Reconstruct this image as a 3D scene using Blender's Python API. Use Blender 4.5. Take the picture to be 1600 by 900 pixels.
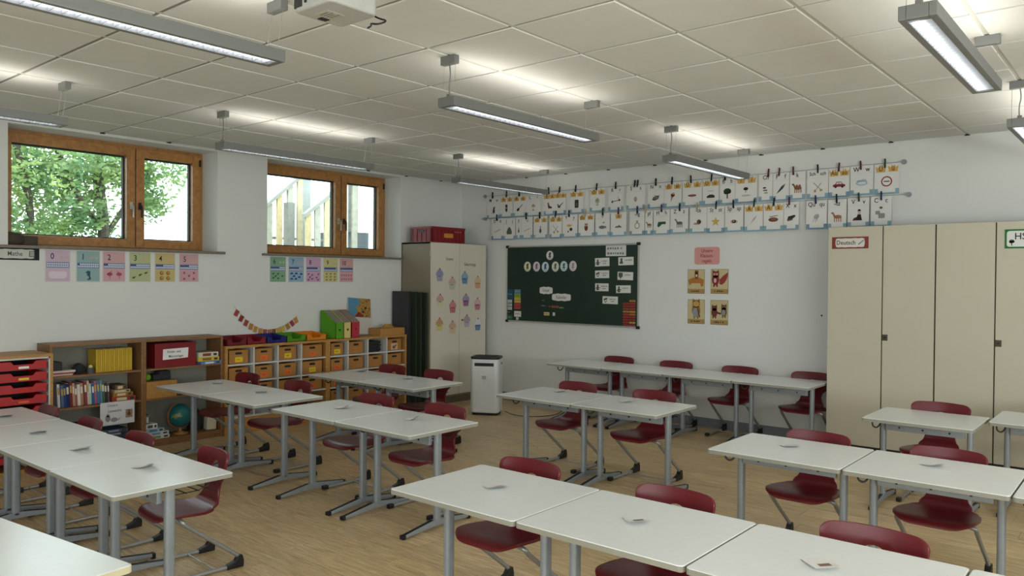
import bpy, bmesh, math, random
from mathutils import Vector, Matrix, noise as mnoise
for o in list(bpy.data.objects): bpy.data.objects.remove(o, do_unlink=True)
S = bpy.context.scene
COL = S.collection
random.seed(7)
PI = math.pi
# ------------------------------------------------------------------ camera, sky, light, exposure
YB, ZC, XR, YR = 7.925, 2.914, 10.6, -2.6          # back wall, ceiling height, right wall, rear wall
EYE = Vector((7.528, 0.0, 1.607))
cam_d = bpy.data.cameras.new('camera'); cam = bpy.data.objects.new('camera', cam_d); COL.objects.link(cam)
cam_d.sensor_width = 36.0; cam_d.lens = 1225.39 / 1600 * 36.0; cam_d.clip_start = 0.05; cam_d.clip_end = 200
R_ = Vector((0.76790, 0.64052, 0.008116)); D_ = Vector((0.014402, -0.004596, -0.999886)); F_ = Vector((-0.640408, 0.767929, -0.012754))
cam.matrix_world = Matrix(((R_.x, -D_.x, -F_.x, EYE.x), (R_.y, -D_.y, -F_.y, EYE.y), (R_.z, -D_.z, -F_.z, EYE.z), (0, 0, 0, 1)))
S.camera = cam
W = bpy.data.worlds.new('overcast_sky'); S.world = W; W.use_nodes = True
bg = W.node_tree.nodes['Background']; bg.inputs[0].default_value = (0.82, 0.93, 1.0, 1); bg.inputs[1].default_value = 5.5
S.view_settings.view_transform = 'Standard'; S.view_settings.look = 'None'; S.view_settings.gamma = 1.0
S.view_settings.exposure = -0.08; S.view_settings.use_curve_mapping = False
LAMP_UP, LAMP_DOWN = 9.0, 17.0
def area(name, loc, sx, sy, rot, power, col):
    l = bpy.data.lights.new(name, 'AREA'); l.shape = 'RECTANGLE'; l.size = sx; l.size_y = sy; l.energy = power; l.color = col
    o = bpy.data.objects.new(name, l); o.location = loc; o.rotation_euler = rot; COL.objects.link(o); return o
# daylight through the long window front of the right-hand wall (out of frame), plus an added upward fill
for wy in (-1.2, 1.4, 4.0):
    area('window_daylight', (XR - 0.03, wy, 1.75), 1.5, 2.1, (0, PI / 2, 0), 42, (0.92, 0.98, 1.0))       # sky
    area('window_ground_bounce', (XR - 0.04, wy, 1.5), 0.9, 2.1, (0, math.radians(125), 0), 55, (0.95, 1.0, 1.0))   # added fill, tilted up to brighten the ceiling
# added fill at the unseen rear wall, lifts back wall, cupboards and desks
area('rear_window_daylight', (6.2, YR + 0.03, 1.6), 3.4, 2.0, (PI / 2, 0, 0), 95, (0.93, 0.98, 1.0))
# ------------------------------------------------------------------ materials
def lin(h):
    if isinstance(h, str):
        h = h.lstrip('#'); c = [int(h[i:i + 2], 16) / 255 for i in (0, 2, 4)]
    else: c = [v / 255 for v in h]
    return tuple(((v / 12.92) if v <= .04045 else ((v + .055) / 1.055) ** 2.4) for v in c) + (1,)
_m = {}
def mat(key, col, rough=.55, metal=0.0, var=.06, scale=9.0, bump=0.0, bscale=60.0, spec=.5, rand=0.0):
    if key in _m: return _m[key]
    m = bpy.data.materials.new(key); m.use_nodes = True; n = m.node_tree.nodes; L = m.node_tree.links
    b = n['Principled BSDF']; b.inputs['Roughness'].default_value = rough; b.inputs['Metallic'].default_value = metal
    b.inputs['Specular IOR Level'].default_value = spec
    c = lin(col)
    tc = n.new('ShaderNodeTexCoord'); nz = n.new('ShaderNodeTexNoise'); nz.inputs['Scale'].default_value = scale; nz.inputs['Detail'].default_value = 3
    L.new(tc.outputs['Object'], nz.inputs['Vector'])
    rp = n.new('ShaderNodeValToRGB')
    rp.color_ramp.elements[0].position = .3; rp.color_ramp.elements[1].position = .7
    rp.color_ramp.elements[0].color = tuple(v * (1 - var) for v in c[:3]) + (1,); rp.color_ramp.elements[1].color = tuple(min(1, v * (1 + var)) for v in c[:3]) + (1,)
    L.new(nz.outputs['Fac'], rp.inputs['Fac'])
    out = rp.outputs['Color']
    if rand:
        oi = n.new('ShaderNodeObjectInfo'); hs = n.new('ShaderNodeHueSaturation'); mr = n.new('ShaderNodeMapRange')
        mr.inputs['To Min'].default_value = 1 - rand; mr.inputs['To Max'].default_value = 1 + rand
        L.new(oi.outputs['Random'], mr.inputs['Value']); L.new(mr.outputs['Result'], hs.inputs['Value']); L.new(out, hs.inputs['Color']); out = hs.outputs['Color']
    L.new(out, b.inputs['Base Color'])
    if bump:
        nb = n.new('ShaderNodeTexNoise'); nb.inputs['Scale'].default_value = bscale; nb.inputs['Detail'].default_value = 4
        L.new(tc.outputs['Object'], nb.inputs['Vector']); bp = n.new('ShaderNodeBump'); bp.inputs['Strength'].default_value = bump; bp.inputs['Distance'].default_value = .004
        L.new(nb.outputs['Fac'], bp.inputs['Height']); L.new(bp.outputs['Normal'], b.inputs['Normal'])
    _m[key] = m; return m
def wood(key, c1, c2, stretch, rough=.45, rand=.08, knots=False):
    if key in _m: return _m[key]
    m = bpy.data.materials.new(key); m.use_nodes = True; n = m.node_tree.nodes; L = m.node_tree.links; b = n['Principled BSDF']
    b.inputs['Roughness'].default_value = rough
    tc = n.new('ShaderNodeTexCoord'); mp = n.new('ShaderNodeMapping'); mp.inputs['Scale'].default_value = stretch
    oi = n.new('ShaderNodeObjectInfo'); ad = n.new('ShaderNodeVectorMath'); ad.operation = 'ADD'
    sc = n.new('ShaderNodeVectorMath'); sc.operation = 'SCALE'; sc.inputs['Scale'].default_value = 37.0
    cb = n.new('ShaderNodeCombineXYZ')
    for i in range(3): L.new(oi.outputs['Random'], cb.inputs[i])
    L.new(cb.outputs[0], sc.inputs[0]); L.new(tc.outputs['Object'], ad.inputs[0]); L.new(sc.outputs[0], ad.inputs[1]); L.new(ad.outputs[0], mp.inputs['Vector'])
    nz = n.new('ShaderNodeTexNoise'); nz.inputs['Scale'].default_value = 6; nz.inputs['Detail'].default_value = 6; nz.inputs['Roughness'].default_value = .62; nz.inputs['Distortion'].default_value = .8
    L.new(mp.outputs[0], nz.inputs['Vector'])
    rp = n.new('ShaderNodeValToRGB'); rp.color_ramp.elements[0].position = .34; rp.color_ramp.elements[1].position = .66
    rp.color_ramp.elements[0].color = lin(c1); rp.color_ramp.elements[1].color = lin(c2); L.new(nz.outputs['Fac'], rp.inputs['Fac'])
    hs = n.new('ShaderNodeHueSaturation'); mr = n.new('ShaderNodeMapRange'); mr.inputs['To Min'].default_value = 1 - rand; mr.inputs['To Max'].default_value = 1 + rand
    L.new(oi.outputs['Random'], mr.inputs['Value']); L.new(mr.outputs['Result'], hs.inputs['Value']); L.new(rp.outputs['Color'], hs.inputs['Color'])
    L.new(hs.outputs['Color'], b.inputs['Base Color'])
    if knots:
        k = n.new('ShaderNodeTexNoise'); k.inputs['Scale'].default_value = 3.2; k.inputs['Detail'].default_value = 2
        mp2 = n.new('ShaderNodeMapping'); mp2.inputs['Scale'].default_value = (.5, 4.0, 1); L.new(ad.outputs[0], mp2.inputs['Vector']); L.new(mp2.outputs[0], k.inputs['Vector'])
        r2 = n.new('ShaderNodeValToRGB'); r2.color_ramp.elements[0].position = .24; r2.color_ramp.elements[1].position = .36
        r2.color_ramp.elements[0].color = lin('#6f5a40'); r2.color_ramp.elements[1].color = (1, 1, 1, 1)
        mx = n.new('ShaderNodeMix'); mx.data_type = 'RGBA'; mx.blend_type = 'MULTIPLY'; mx.inputs[0].default_value = .5
        L.new(k.outputs['Fac'], r2.inputs['Fac']); L.new(hs.outputs['Color'], mx.inputs[6]); L.new(r2.outputs['Color'], mx.inputs[7]); L.new(mx.outputs[2], b.inputs['Base Color'])
    _m[key] = m; return m
def emit(key, col, s):
    if key in _m: return _m[key]
    m = bpy.data.materials.new(key); m.use_nodes = True; n = m.node_tree.nodes; n.remove(n['Principled BSDF'])
    e = n.new('ShaderNodeEmission'); e.inputs[0].default_value = lin(col); e.inputs[1].default_value = s
    m.node_tree.links.new(e.outputs[0], n['Material Output'].inputs[0]); _m[key] = m; return m
def glass(key):
    m = bpy.data.materials.new(key); m.use_nodes = True; n = m.node_tree.nodes; L = m.node_tree.links
    b = n['Principled BSDF']; n.remove(b)
    t = n.new('ShaderNodeBsdfTransparent'); t.inputs[0].default_value = (.93, .97, .95, 1); g = n.new('ShaderNodeBsdfGlossy'); g.inputs['Roughness'].default_value = .02
    fr = n.new('ShaderNodeFresnel'); mx = n.new('ShaderNodeMixShader')
    L.new(fr.outputs[0], mx.inputs[0]); L.new(t.outputs[0], mx.inputs[1]); L.new(g.outputs[0], mx.inputs[2]); L.new(mx.outputs[0], n['Material Output'].inputs[0]); return m
def flat(h):
    c = [int(h.lstrip('#')[i:i + 2], 16) for i in (0, 2, 4)]; g = sum(c) / 3
    return mat('print_' + h.lstrip('#'), [v * .84 + g * .16 + 3 for v in c], .75, var=.03, spec=.2)
def paper(h): return mat('paper_' + h.lstrip('#'), h, .8, var=.02, scale=4, spec=.15)
M = dict(
    wall=mat('white_wall_paint', '#dfe1de', .9, var=.012, scale=2, bump=.15, bscale=180, spec=.1),
    tile=mat('ceiling_tile_white', '#dedfdb', .95, var=.015, scale=5, bump=.25, bscale=260, spec=.05),
    rail=mat('ceiling_rail_white', '#cdccc4', .6, var=.01),
    black=mat('black_plastic', '#141416', .45, var=.1),
    floor=wood('oak_floor', '#b79a6e', '#e3cb9e', (.9, 11, 6), .33, .09, True),
    laminate=mat('white_laminate', '#e9ecea', .24, var=.012, scale=30, spec=.8),
    lam_edge=mat('beige_edge_band', '#cfc7a4', .5, var=.03),
    steel=mat('silver_powder_coat', '#949ca2', .42, .25, var=.04, scale=40),
    chrome=mat('satin_steel', '#a3a4a4', .32, .55, var=.05, scale=30),
    red=mat('dark_red_shell', '#66161f', .33, var=.08, scale=14, spec=.45),
    beech=wood('beech_wood', '#a8793f', '#c4924f', (3, 3, 14), .5, .05),
    oakcase=wood('oak_veneer', '#7b5836', '#93683f', (2, 4, 12), .5, .05),
    winwood=wood('window_larch', '#9a6a38', '#b8854c', (4, 3, 3), .4, .05),
    white_lac=mat('white_melamine', '#cfcec8', .5, var=.01),
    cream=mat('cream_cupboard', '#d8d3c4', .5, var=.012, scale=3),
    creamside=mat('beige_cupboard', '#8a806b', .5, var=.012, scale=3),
    beige=mat('beige_cupboard_front', '#c6c1ae', .55, var=.012, scale=3, bump=.05, bscale=400),
    card=mat('cardboard', '#ad7a40', .85, var=.06, scale=12),
    dark=mat('dark_grey_fabric', '#2c2e31', .9, var=.1),
    alu=mat('aluminium', '#c3c5c4', .3, .7, var=.02),
    lampgrey=mat('lamp_silver_paint', '#7e807e', .45, .35, var=.02),
    board=mat('green_board', '#132e22', .6, var=.12, scale=3),
    baseb=mat('grey_baseboard', '#777d82', .6, var=.03),
    sill=mat('brown_sill', '#7a7263', .45, var=.1, scale=30),
    plast=mat('white_plastic', '#dcdfe0', .35, var=.01),
    crate=mat('red_crate_plastic', '#7c1019', .4, var=.05),
    tray=mat('red_tray_plastic', '#b01d1f', .4, var=.05),
    ink=mat('black_ink', '#222226', .7, var=.03), greyink=mat('grey_ink', '#77757a', .7, var=.03),
    glass=glass('window_glass'),
)
# ------------------------------------------------------------------ mesh helpers
class MB:
    def __init__(s): s.v = []; s.f = []; s.mi = []; s.k = 0
    def add(s, vs, fs):
        o = len(s.v); s.v += [tuple(p) for p in vs]
        for f in fs: s.f.append([i + o for i in f]); s.mi.append(s.k)
        return s
    def box(s, x0, x1, y0, y1, z0, z1):
        return s.add([(x0, y0, z0), (x1, y0, z0), (x1, y1, z0), (x0, y1, z0), (x0, y0, z1), (x1, y0, z1), (x1, y1, z1), (x0, y1, z1)],
                     [(3, 2, 1, 0), (4, 5, 6, 7), (0, 1, 5, 4), (1, 2, 6, 5), (2, 3, 7, 6), (3, 0, 4, 7)])
    def obox(s, c, size, rot=(0, 0, 0)):
        from mathutils import Euler
        r = Euler(rot).to_matrix(); a, b, d = [q / 2 for q in size]; o = len(s.v)
        vs = [Vector(c) + r @ Vector(p) for p in [(-a, -b, -d), (a, -b, -d), (a, b, -d), (-a, b, -d), (-a, -b, d), (a, -b, d), (a, b, d), (-a, b, d)]]
        return s.add(vs, [(3, 2, 1, 0), (4, 5, 6, 7), (0, 1, 5, 4), (1, 2, 6, 5), (2, 3, 7, 6), (3, 0, 4, 7)])
    def poly(s, pts, y=0.0): return s.add([(p[0], y, p[1]) for p in pts], [tuple(range(len(pts)))])
    def prism(s, pts, y0, y1):          # outline in x,z, faces -y at y0 (y0 < y1)
        n = len(pts); a = sum(pts[i][0] * pts[(i + 1) % n][1] - pts[(i + 1) % n][0] * pts[i][1] for i in range(n))
        if a < 0: pts = pts[::-1]
        vs = [(p[0], y0, p[1]) for p in pts] + [(p[0], y1, p[1]) for p in pts]
        return s.add(vs, [tuple(range(n)), tuple(range(2 * n - 1, n - 1, -1))] + [((i + 1) % n, i, n + i, n + (i + 1) % n) for i in range(n)])
    def vprism(s, pts, z0, z1):         # outline in x,y, vertical
        n = len(pts); a = sum(pts[i][0] * pts[(i + 1) % n][1] - pts[(i + 1) % n][0] * pts[i][1] for i in range(n))
        if a < 0: pts = pts[::-1]
        vs = [(p[0], p[1], z0) for p in pts] + [(p[0], p[1], z1) for p in pts]
        return s.add(vs, [tuple(range(n - 1, -1, -1)), tuple(range(n, 2 * n))] + [(i, (i + 1) % n, n + (i + 1) % n, n + i) for i in range(n)])
    def tube(s, pts, r, n=8, cap=True, ry=None):
        P = [Vector(p) for p in pts]; T = []
        for i in range(len(P)):
            t = (P[min(i + 1, len(P) - 1)] - P[max(i - 1, 0)]); T.append(t.normalized())
        up = Vector((0, 0, 1)) if abs(T[0].z) < .9 else Vector((1, 0, 0))
        u = T[0].cross(up).normalized(); vs = []
        for i, p in enumerate(P):
            u = (u - T[i] * u.dot(T[i])).normalized(); w = T[i].cross(u)
            rr = r[i] if isinstance(r, (list, tuple)) else r
            for k in range(n):
                a = 2 * PI * k / n; vs.append(p + u * math.cos(a) * rr + w * math.sin(a) * (ry or rr))
        fs = []
        for i in range(len(P) - 1):
            for k in range(n): fs.append((i * n + k, i * n + (k + 1) % n, (i + 1) * n + (k + 1) % n, (i + 1) * n + k))
        if cap: fs += [tuple(range(n - 1, -1, -1)), tuple(range((len(P) - 1) * n, len(P) * n))]
        return s.add(vs, fs)
    def lathe(s, prof, c=(0, 0, 0), n=24):
        vs = []
        for r, z in prof:
            for k in range(n): a = 2 * PI * k / n; vs.append((c[0] + r * math.cos(a), c[1] + r * math.sin(a), c[2] + z))
        fs = [(i * n + k, i * n + (k + 1) % n, (i + 1) * n + (k + 1) % n, (i + 1) * n + k) for i in range(len(prof) - 1) for k in range(n)]
        fs += [tuple(range(n - 1, -1, -1)), tuple(range((len(prof) - 1) * n, len(prof) * n))]
        return s.add(vs, fs)
    def mesh(s, name, mats, bevel=0, smooth=False, seg=2, fix=False):
        me = bpy.data.meshes.new(name); me.from_pydata(s.v, [], s.f)
        if not isinstance(mats, (list, tuple)): mats = [mats]
        for m in mats: me.materials.append(m)
        me.polygons.foreach_set('material_index', s.mi); me.update()
        if bevel or fix:
            bm = bmesh.new(); bm.from_mesh(me)
            if fix: bmesh.ops.recalc_face_normals(bm, faces=bm.faces[:])
            if bevel:
                e = [q for q in bm.edges if len(q.link_faces) == 2 and q.calc_face_angle(0) > .5]
                bmesh.ops.bevel(bm, geom=e, offset=bevel, segments=seg, profile=.6, affect='EDGES', clamp_overlap=True)
            bm.to_mesh(me); bm.free()
        if smooth or bevel:
            fl_ = [True] * len(me.polygons)
            if bevel:
                for i, p in enumerate(me.polygons):
                    vv = [me.vertices[k].co for k in p.vertices]
                    if min((vv[k] - vv[k - 1]).length for k in range(len(vv))) > bevel * 2.2 or len(vv) > 8: fl_[i] = False
            me.set_sharp_from_angle(angle=math.radians(40)); me.polygons.foreach_set('use_smooth', fl_)
        return me
    def build(s, name, mats, parent=None, bevel=0, smooth=False, loc=None, rot=None, seg=2, fix=False):
        return link(name, s.mesh(name, mats, bevel, smooth, seg, fix), parent, loc, rot)
def link(name, me, parent=None, loc=None, rot=None):
    o = bpy.data.objects.new(name, me); COL.objects.link(o)
    if parent: o.parent = parent
    if loc: o.location = loc
    if rot: o.rotation_euler = rot
    return o
def tag(o, label=None, cat=None, group=None, kind=None):
    if label: o['label'] = label
    if cat: o['category'] = cat
    if group: o['group'] = group
    if kind: o['kind'] = kind
    return o
def thing(name, label, cat, loc=(0, 0, 0), rz=0, group=None):
    o = bpy.data.objects.new(name, None); o.empty_display_size = .1; COL.objects.link(o); o.location = loc; o.rotation_euler = (0, 0, rz)
    return tag(o, label, cat, group)
def struct(o): o['kind'] = 'structure'; return o
def copy_tree(o, parent=None):
    c = o.copy(); COL.objects.link(c)
    if parent: c.parent = parent
    for ch in list(o.children): copy_tree(ch, c)
    return c
def rrect(w, h, r, cx=0, cz=0, n=4):
    out = []
    for sx, sz, a0 in ((1, -1, -90), (1, 1, 0), (-1, 1, 90), (-1, -1, 180)):
        for k in range(n + 1):
            a = math.radians(a0 + 90 * k / n); out.append((cx + sx * (w / 2 - r) + r * math.cos(a), cz + sz * (h / 2 - r) + r * math.sin(a)))
    return out
def rect(x0, x1, z0, z1): return [(x0, z0), (x1, z0), (x1, z1), (x0, z1)]
def ell(cx, cz, a, b, n=14, rot=0): 
    c, s = math.cos(rot), math.sin(rot)
    return [(cx + a * math.cos(t) * c - b * math.sin(t) * s, cz + a * math.cos(t) * s + b * math.sin(t) * c) for t in [2 * PI * k / n for k in range(n)]]
def cloud(w, h, cx=0, cz=0, waves=5, amp=.12):
    out = []
    for k in range(64):
        t = 2 * PI * k / 64; c, s = math.cos(t), math.sin(t); p = .45
        x = math.copysign(abs(c) ** p, c) * w / 2; z = math.copysign(abs(s) ** p, s) * h / 2
        q = 1 - amp * (.5 + .5 * math.cos(x / w * 2 * PI * waves)); out.append((cx + x * (1 if abs(x) < w * .45 else q), cz + z * q))
    return out
def smoothpath(pts, it=2):
    P = [Vector(p) for p in pts]
    for _ in range(it):
        Q = [P[0]]
        for a, b in zip(P, P[1:]): Q += [a * .75 + b * .25, a * .25 + b * .75]
        Q.append(P[-1]); P = Q
    return P
_tx = {}
def text_geo(s):
    if s not in _tx:
        cu = bpy.data.curves.new('t', 'FONT'); cu.body = s; cu.align_x = 'CENTER'; cu.align_y = 'CENTER'; cu.resolution_u = 2; cu.offset = .010
        o = bpy.data.objects.new('t', cu); COL.objects.link(o)
        me = bpy.data.meshes.new_from_object(o.evaluated_get(bpy.context.evaluated_depsgraph_get()))
        _tx[s] = ([tuple(v.co) for v in me.vertices], [tuple(p.vertices) for p in me.polygons])
        bpy.data.objects.remove(o); bpy.data.meshes.remove(me); bpy.data.curves.remove(cu)
    return _tx[s]
def put_text(mb, s, x, z, size, y, sx=1.0):
    vs, fs = text_geo(s); mb.add([(x + v[0] * size * sx, y, z + v[1] * size) for v in vs], fs)
def lettering(parent, items, m, y=-.0035, name='lettering', yaw=None):
    mb = MB()
    for it in items: put_text(mb, it[0], it[1], it[2], it[3], y, it[4] if len(it) > 4 else .9)
    return mb.build(name, m, parent)
def scribble(mb, x0, x1, z, h, y, word=.35):   # unreadable small print: a row of short strokes
    x = x0
    while x < x1 - h:
        w = h * random.uniform(.5, 1.0)
        mb.poly(rect(x, min(x + w, x1), z - h * random.uniform(.3, .5), z + h * random.uniform(.25, .5)), y); x += w + h * (.35 if random.random() < .8 else .9)
# ------------------------------------------------------------------ room shell
W0, W1, W2 = (-.125, 1.782, 1.852, 2.885), (2.365, 4.272, 1.852, 2.885), (4.855, 6.79, 1.852, 2.885)
b = MB(); T_ = -.36
for y0, y1, z0, z1 in ((YR, YB + .3, -.1, 1.852), (YR, YB + .3, 2.885, 3.1), (YR, W0[0], 1.852, 2.885), (W0[1], W1[0], 1.852, 2.885), (W1[1], W2[0], 1.852, 2.885), (W2[1], YB + .3, 1.852, 2.885)):
    b.box(T_, 0, y0, y1, z0, z1)
struct(b.build('wall_left', M['wall']))
struct(MB().box(0, XR + .3, YB, YB + .3, -.1, 3.1).build('wall_back', M['wall']))
struct(MB().box(XR, XR + .3, YR - .3, YB, -.1, 3.1).build('wall_right', M['wall']))
struct(MB().box(T_, XR, YR - .3, YR, -.1, 3.1).build('wall_rear', M['wall']))
struct(MB().box(.56, 5.1, YB - .014, YB, 0, .10).build('baseboard_back', M['baseb'], bevel=.004))
struct(MB().box(0, .014, YR, 2.1, 0, .10).build('baseboard_left', M['baseb'], bevel=.004))
# floor slab with planks as pieces
fl = struct(MB().box(0, XR, YR, YB, -.1, -.004).build('floor', M['floor']))
PW, PL = .195, 1.29
pm = MB().box(-PL / 2 + .0012, PL / 2 - .0012, -PW / 2 + .0012, PW / 2 - .0012, -.006, 0).mesh('plank', M['floor'], bevel=.0012, seg=1)
rest = MB(); y = YB - PW / 2; row = 0; npl = 0
while y > YR:
    off = (row * .47) % 1 * PL
    x = -off
    while x < XR:
        x0, x1 = max(0, x), min(XR, x + PL)
        if x1 - x0 > .02:
            vis = y > .75 and (x1 < 7.9 or y > 3) and y > .2 + (6.2 - x1) * .18
            if vis and x1 - x0 > PL - .01 and npl < 290: link('plank', pm, fl, (x + PL / 2, y, 0)); npl += 1
            elif vis and npl < 290: MB().box(x0 + .0012, x1 - .0012, y - PW / 2 + .0012, y + PW / 2 - .0012, -.006, 0).build('plank', M['floor'], fl); npl += 1
            else: rest.box(x0 + .0012, x1 - .0012, y - PW / 2 + .0012, y + PW / 2 - .0012, -.006, 0)
        x += PL
    y -= PW; row += 1
tag(rest.build('plank_field', M['floor'], fl), kind='stuff')
# ceiling: slab, T rails, tiles
ce = struct(MB().box(0, XR, YR, YB, ZC + .012, ZC + .2).build('ceiling', M['tile']))
gx = [6.157 - .625 * k for k in range(9, -8, -1)]; gx = [0.0] + [g for g in gx if 0.05 < g < XR] + [XR]
gy = [2.504 + .625 * k for k in range(-9, 10)]; gy = [YR] + [g for g in gy if YR + .05 < g < YB - .05] + [YB]
tm = MB().box(-.3005, .3005, -.3005, .3005, 0, .02).mesh('ceiling_tile', M['tile'], bevel=.0025, seg=1)
for i in range(len(gx) - 1):
    for j in range(len(gy) - 1):
        a0, a1, c0, c1 = gx[i], gx[i + 1], gy[j], gy[j + 1]
        if abs(a1 - a0 - .625) < .01 and abs(c1 - c0 - .625) < .01: link('ceiling_tile', tm, ce, ((a0 + a1) / 2, (c0 + c1) / 2, ZC - .006))
        else: MB().box(a0 + .012, a1 - .012, c0 + .012, c1 - .012, ZC - .006, ZC + .012).build('ceiling_tile', M['tile'], ce, bevel=.003, seg=1)
for g in gx[1:-1]: MB().box(g - .0125, g + .0125, YR, YB, ZC, ZC + .012).build('ceiling_rail', M['rail'], ce)
for g in gy[1:-1]: MB().box(0, XR, g - .0125, g + .0125, ZC + .001, ZC + .0118).build('ceiling_rail', mat('ceiling_gap_grey', '#8d8a80', .8, var=.02), ce)  # darker grey than the other rails stands in for shade in the gap
for g in gx[1:-1]: MB().box(g - .02, g + .02, YB - .016, YB - .001, ZC - .014, ZC - .002).build('rail_end', M['black'], ce)
for g in gy[1:-1]: MB().box(.001, .016, g - .02, g + .02, ZC - .014, ZC - .002).build('rail_end', M['black'], ce)
# windows: frame, two sashes with panes and handles; sills
def window(n, o, mull):
    y0, y1, z0, z1 = o; X0, X1 = -.36, -.29
    w = bpy.data.objects.new('window_%d' % n, None); COL.objects.link(w); w.location = (0, (y0 + y1) / 2, z0); struct(w); ym = (y0 + y1) / 2
    def part(mb, name, m, par=w, **k): return mb.build(name, m, par, **k)
    f = MB(); q = .05
    def ring(mb, a0, a1, c0, c1, t, x0, x1):
        mb.box(x0, x1, a0, a0 + t, c0, c1); mb.box(x0, x1, a1 - t, a1, c0, c1); mb.box(x0, x1, a0 + t, a1 - t, c0, c0 + t); mb.box(x0, x1, a0 + t, a1 - t, c1 - t, c1)
    ring(f, y0 - ym, y1 - ym, 0, z1 - z0, .055, X0, X1 - .012)
    part(f, 'outer_frame', M['winwood'], bevel=.003)
    for k, (a0, a1) in enumerate(((y0 + .035, mull - .004), (mull + .004, y1 - .035))):
        a0 -= ym; a1 -= ym; c0, c1 = .022, z1 - z0 - .03
        s = MB(); ring(s, a0, a1, c0, c1, .083, X0 + .01, X1 + .006); sash = part(s, 'sash', M['winwood'], bevel=.005)
        e = MB(); ring(e, a0 + .083, a1 - .083, c0 + .083, c1 - .083, .012, X0 - .02, X0 + .02); part(e, 'glazing_bead', M['dark'], sash)
        MB().box(X0 + .02, X0 + .026, a0 + .08, a1 - .08, c0 + .08, c1 - .08).build('pane', M['glass'], sash)
        hy = a1 - .04 if k == 0 else a0 + .035
        h = MB(); h.box(X1 + .006, X1 + .014, hy - .014, hy + .014, .40, .47); h.tube([(X1 + .014, hy, .435), (X1 + .05, hy, .435), (X1 + .055, hy, .42), (X1 + .055, hy, .32)], .009, 8)
        h.build('handle', M['alu'] if k == 0 else M['dark'], sash, smooth=True)
    g = MB().box(X1 - .004, X1 + .004, mull - ym - .004, mull - ym + .004, .04, z1 - z0 - .04); part(g, 'seal', M['black'])
    g = MB().box(X1 - .01, X1 + .016, y1 - ym - .05, y1 - ym - .03, z1 - z0 - .14, z1 - z0 - .07); part(g, 'hinge', M['dark'])
    return w
window(1, W1, 3.565); window(2, W2, 6.073); window(3, W0, 1.075)
struct(MB().box(-.29, .05, 2.2, 4.335, 1.828, 1.853).build('trim_1', M['sill'], bevel=.003))
struct(MB().box(-.29, .05, -.19, 1.845, 1.828, 1.853).build('trim_3', M['sill'], bevel=.003))
struct(MB().box(-.29, .05, 4.79, 6.805, 1.828, 1.853).build('trim_2', M['sill'], bevel=.003))
# ------------------------------------------------------------------ pupils' desks
DH, DW, DD = .646, .738, .627
def make_desk():
    t = thing('school_desk', 'x', 'desk')
    top = MB().vprism(rrect(DW - .009, DD, .018, DW / 2, DD / 2, 4), DH - .024, DH).build('tabletop', M['laminate'], t, bevel=.003, seg=2)
    MB().vprism(rrect(DW - .007, DD + .002, .019, DW / 2, DD / 2, 4), DH - .0225, DH - .003).build('edge_band', mat('grey_edge_band', '#97968a', .5, var=.03), t, smooth=True)
    MB().box(.105, DW - .105, DD / 2 - .05, DD / 2 - .022, DH - .112, DH - .05).build('crossbar', M['steel'], t, bevel=.003)
    for bx in (.2, .36, DW - .2): MB().box(bx - .006, bx + .006, DD / 2 - .053, DD / 2 - .049, DH - .092, DH - .080).build('bolt', M['black'], t)
    w = MB()
    for yy in (DD / 2 + .05, DD / 2 + .12, DD / 2 + .19, DD - .07): w.tube([(.13, yy, DH - .095), (DW - .13, yy, DH - .095)], .003, 5)
    for xx in (.15, DW / 2, DW - .15): w.tube(smoothpath([(xx, DD / 2 + .02, DH - .03), (xx, DD / 2 + .02, DH - .098), (xx, DD - .06, DH - .098), (xx, DD - .06, DH - .024)], 1), .003, 5)
    w.build('book_rack', M['black'], t)
    h = MB(); h.tube(smoothpath([(.075, .25, DH - .025), (.075, .23, DH - .07), (.055, .21, DH - .098), (.028, .20, DH - .085), (.026, .20, DH - .055)], 2), .0055, 6)
    h.build('bag_hook', M['black'], t, smooth=True)
    for sx in (.077, DW - .077):
        c = MB(); c.vprism(rrect(.036, .052, .014, sx, DD / 2, 4), .045, DH - .024); c.box(sx - .03, sx + .03, DD / 2 - .05, DD / 2 + .05, DH - .03, DH - .024)
        leg = c.build('leg', M['steel'], t, smooth=True)
        f = MB(); side = [(.02, .006), (.02, .024), (DD / 2 - .04, .062), (DD / 2 + .04, .062), (DD - .03, .032), (DD - .03, .010), (DD / 2 + .05, .022), (DD / 2 - .05, .022)]
        n = len(side); vs = [(sx - .018, p[0], p[1]) for p in side] + [(sx + .018, p[0], p[1]) for p in side]
        f.add(vs, [tuple(range(n - 1, -1, -1)), tuple(range(n, 2 * n))] + [(i, (i + 1) % n, n + (i + 1) % n, n + i) for i in range(n)])
        f.build('foot', M['steel'], leg, bevel=.004, fix=True)
        s = MB()
        for (a, za), (b_, zb) in (((.025, .0262), (DD / 2 - .045, .0632)), ((DD / 2 + .045, .0632), (DD - .035, .0342))):
            s.add([(sx - .011, a, za), (sx + .011, a, za), (sx + .011, b_, zb), (sx - .011, b_, zb), (sx - .011, a, za - .004), (sx + .011, a, za - .004), (sx + .011, b_, zb - .004), (sx - .011, b_, zb - .004)],
                  [(0, 1, 2, 3), (7, 6, 5, 4), (0, 4, 5, 1), (1, 5, 6, 2), (2, 6, 7, 3), (3, 7, 4, 0)])
        s.build('foot_insert', M['black'], leg)
        e = MB().box(sx - .0195, sx + .0195, .008, .032, 0, .026).build('toe_cap', M['black'], leg, bevel=.005)
        MB().box(sx - .0195, sx + .0195, DD - .042, DD - .018, 0, .034).build('heel_cap', M['black'], leg, bevel=.005)
    return t
desk0 = make_desk(); used = {'d': False, 'c': False}
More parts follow.
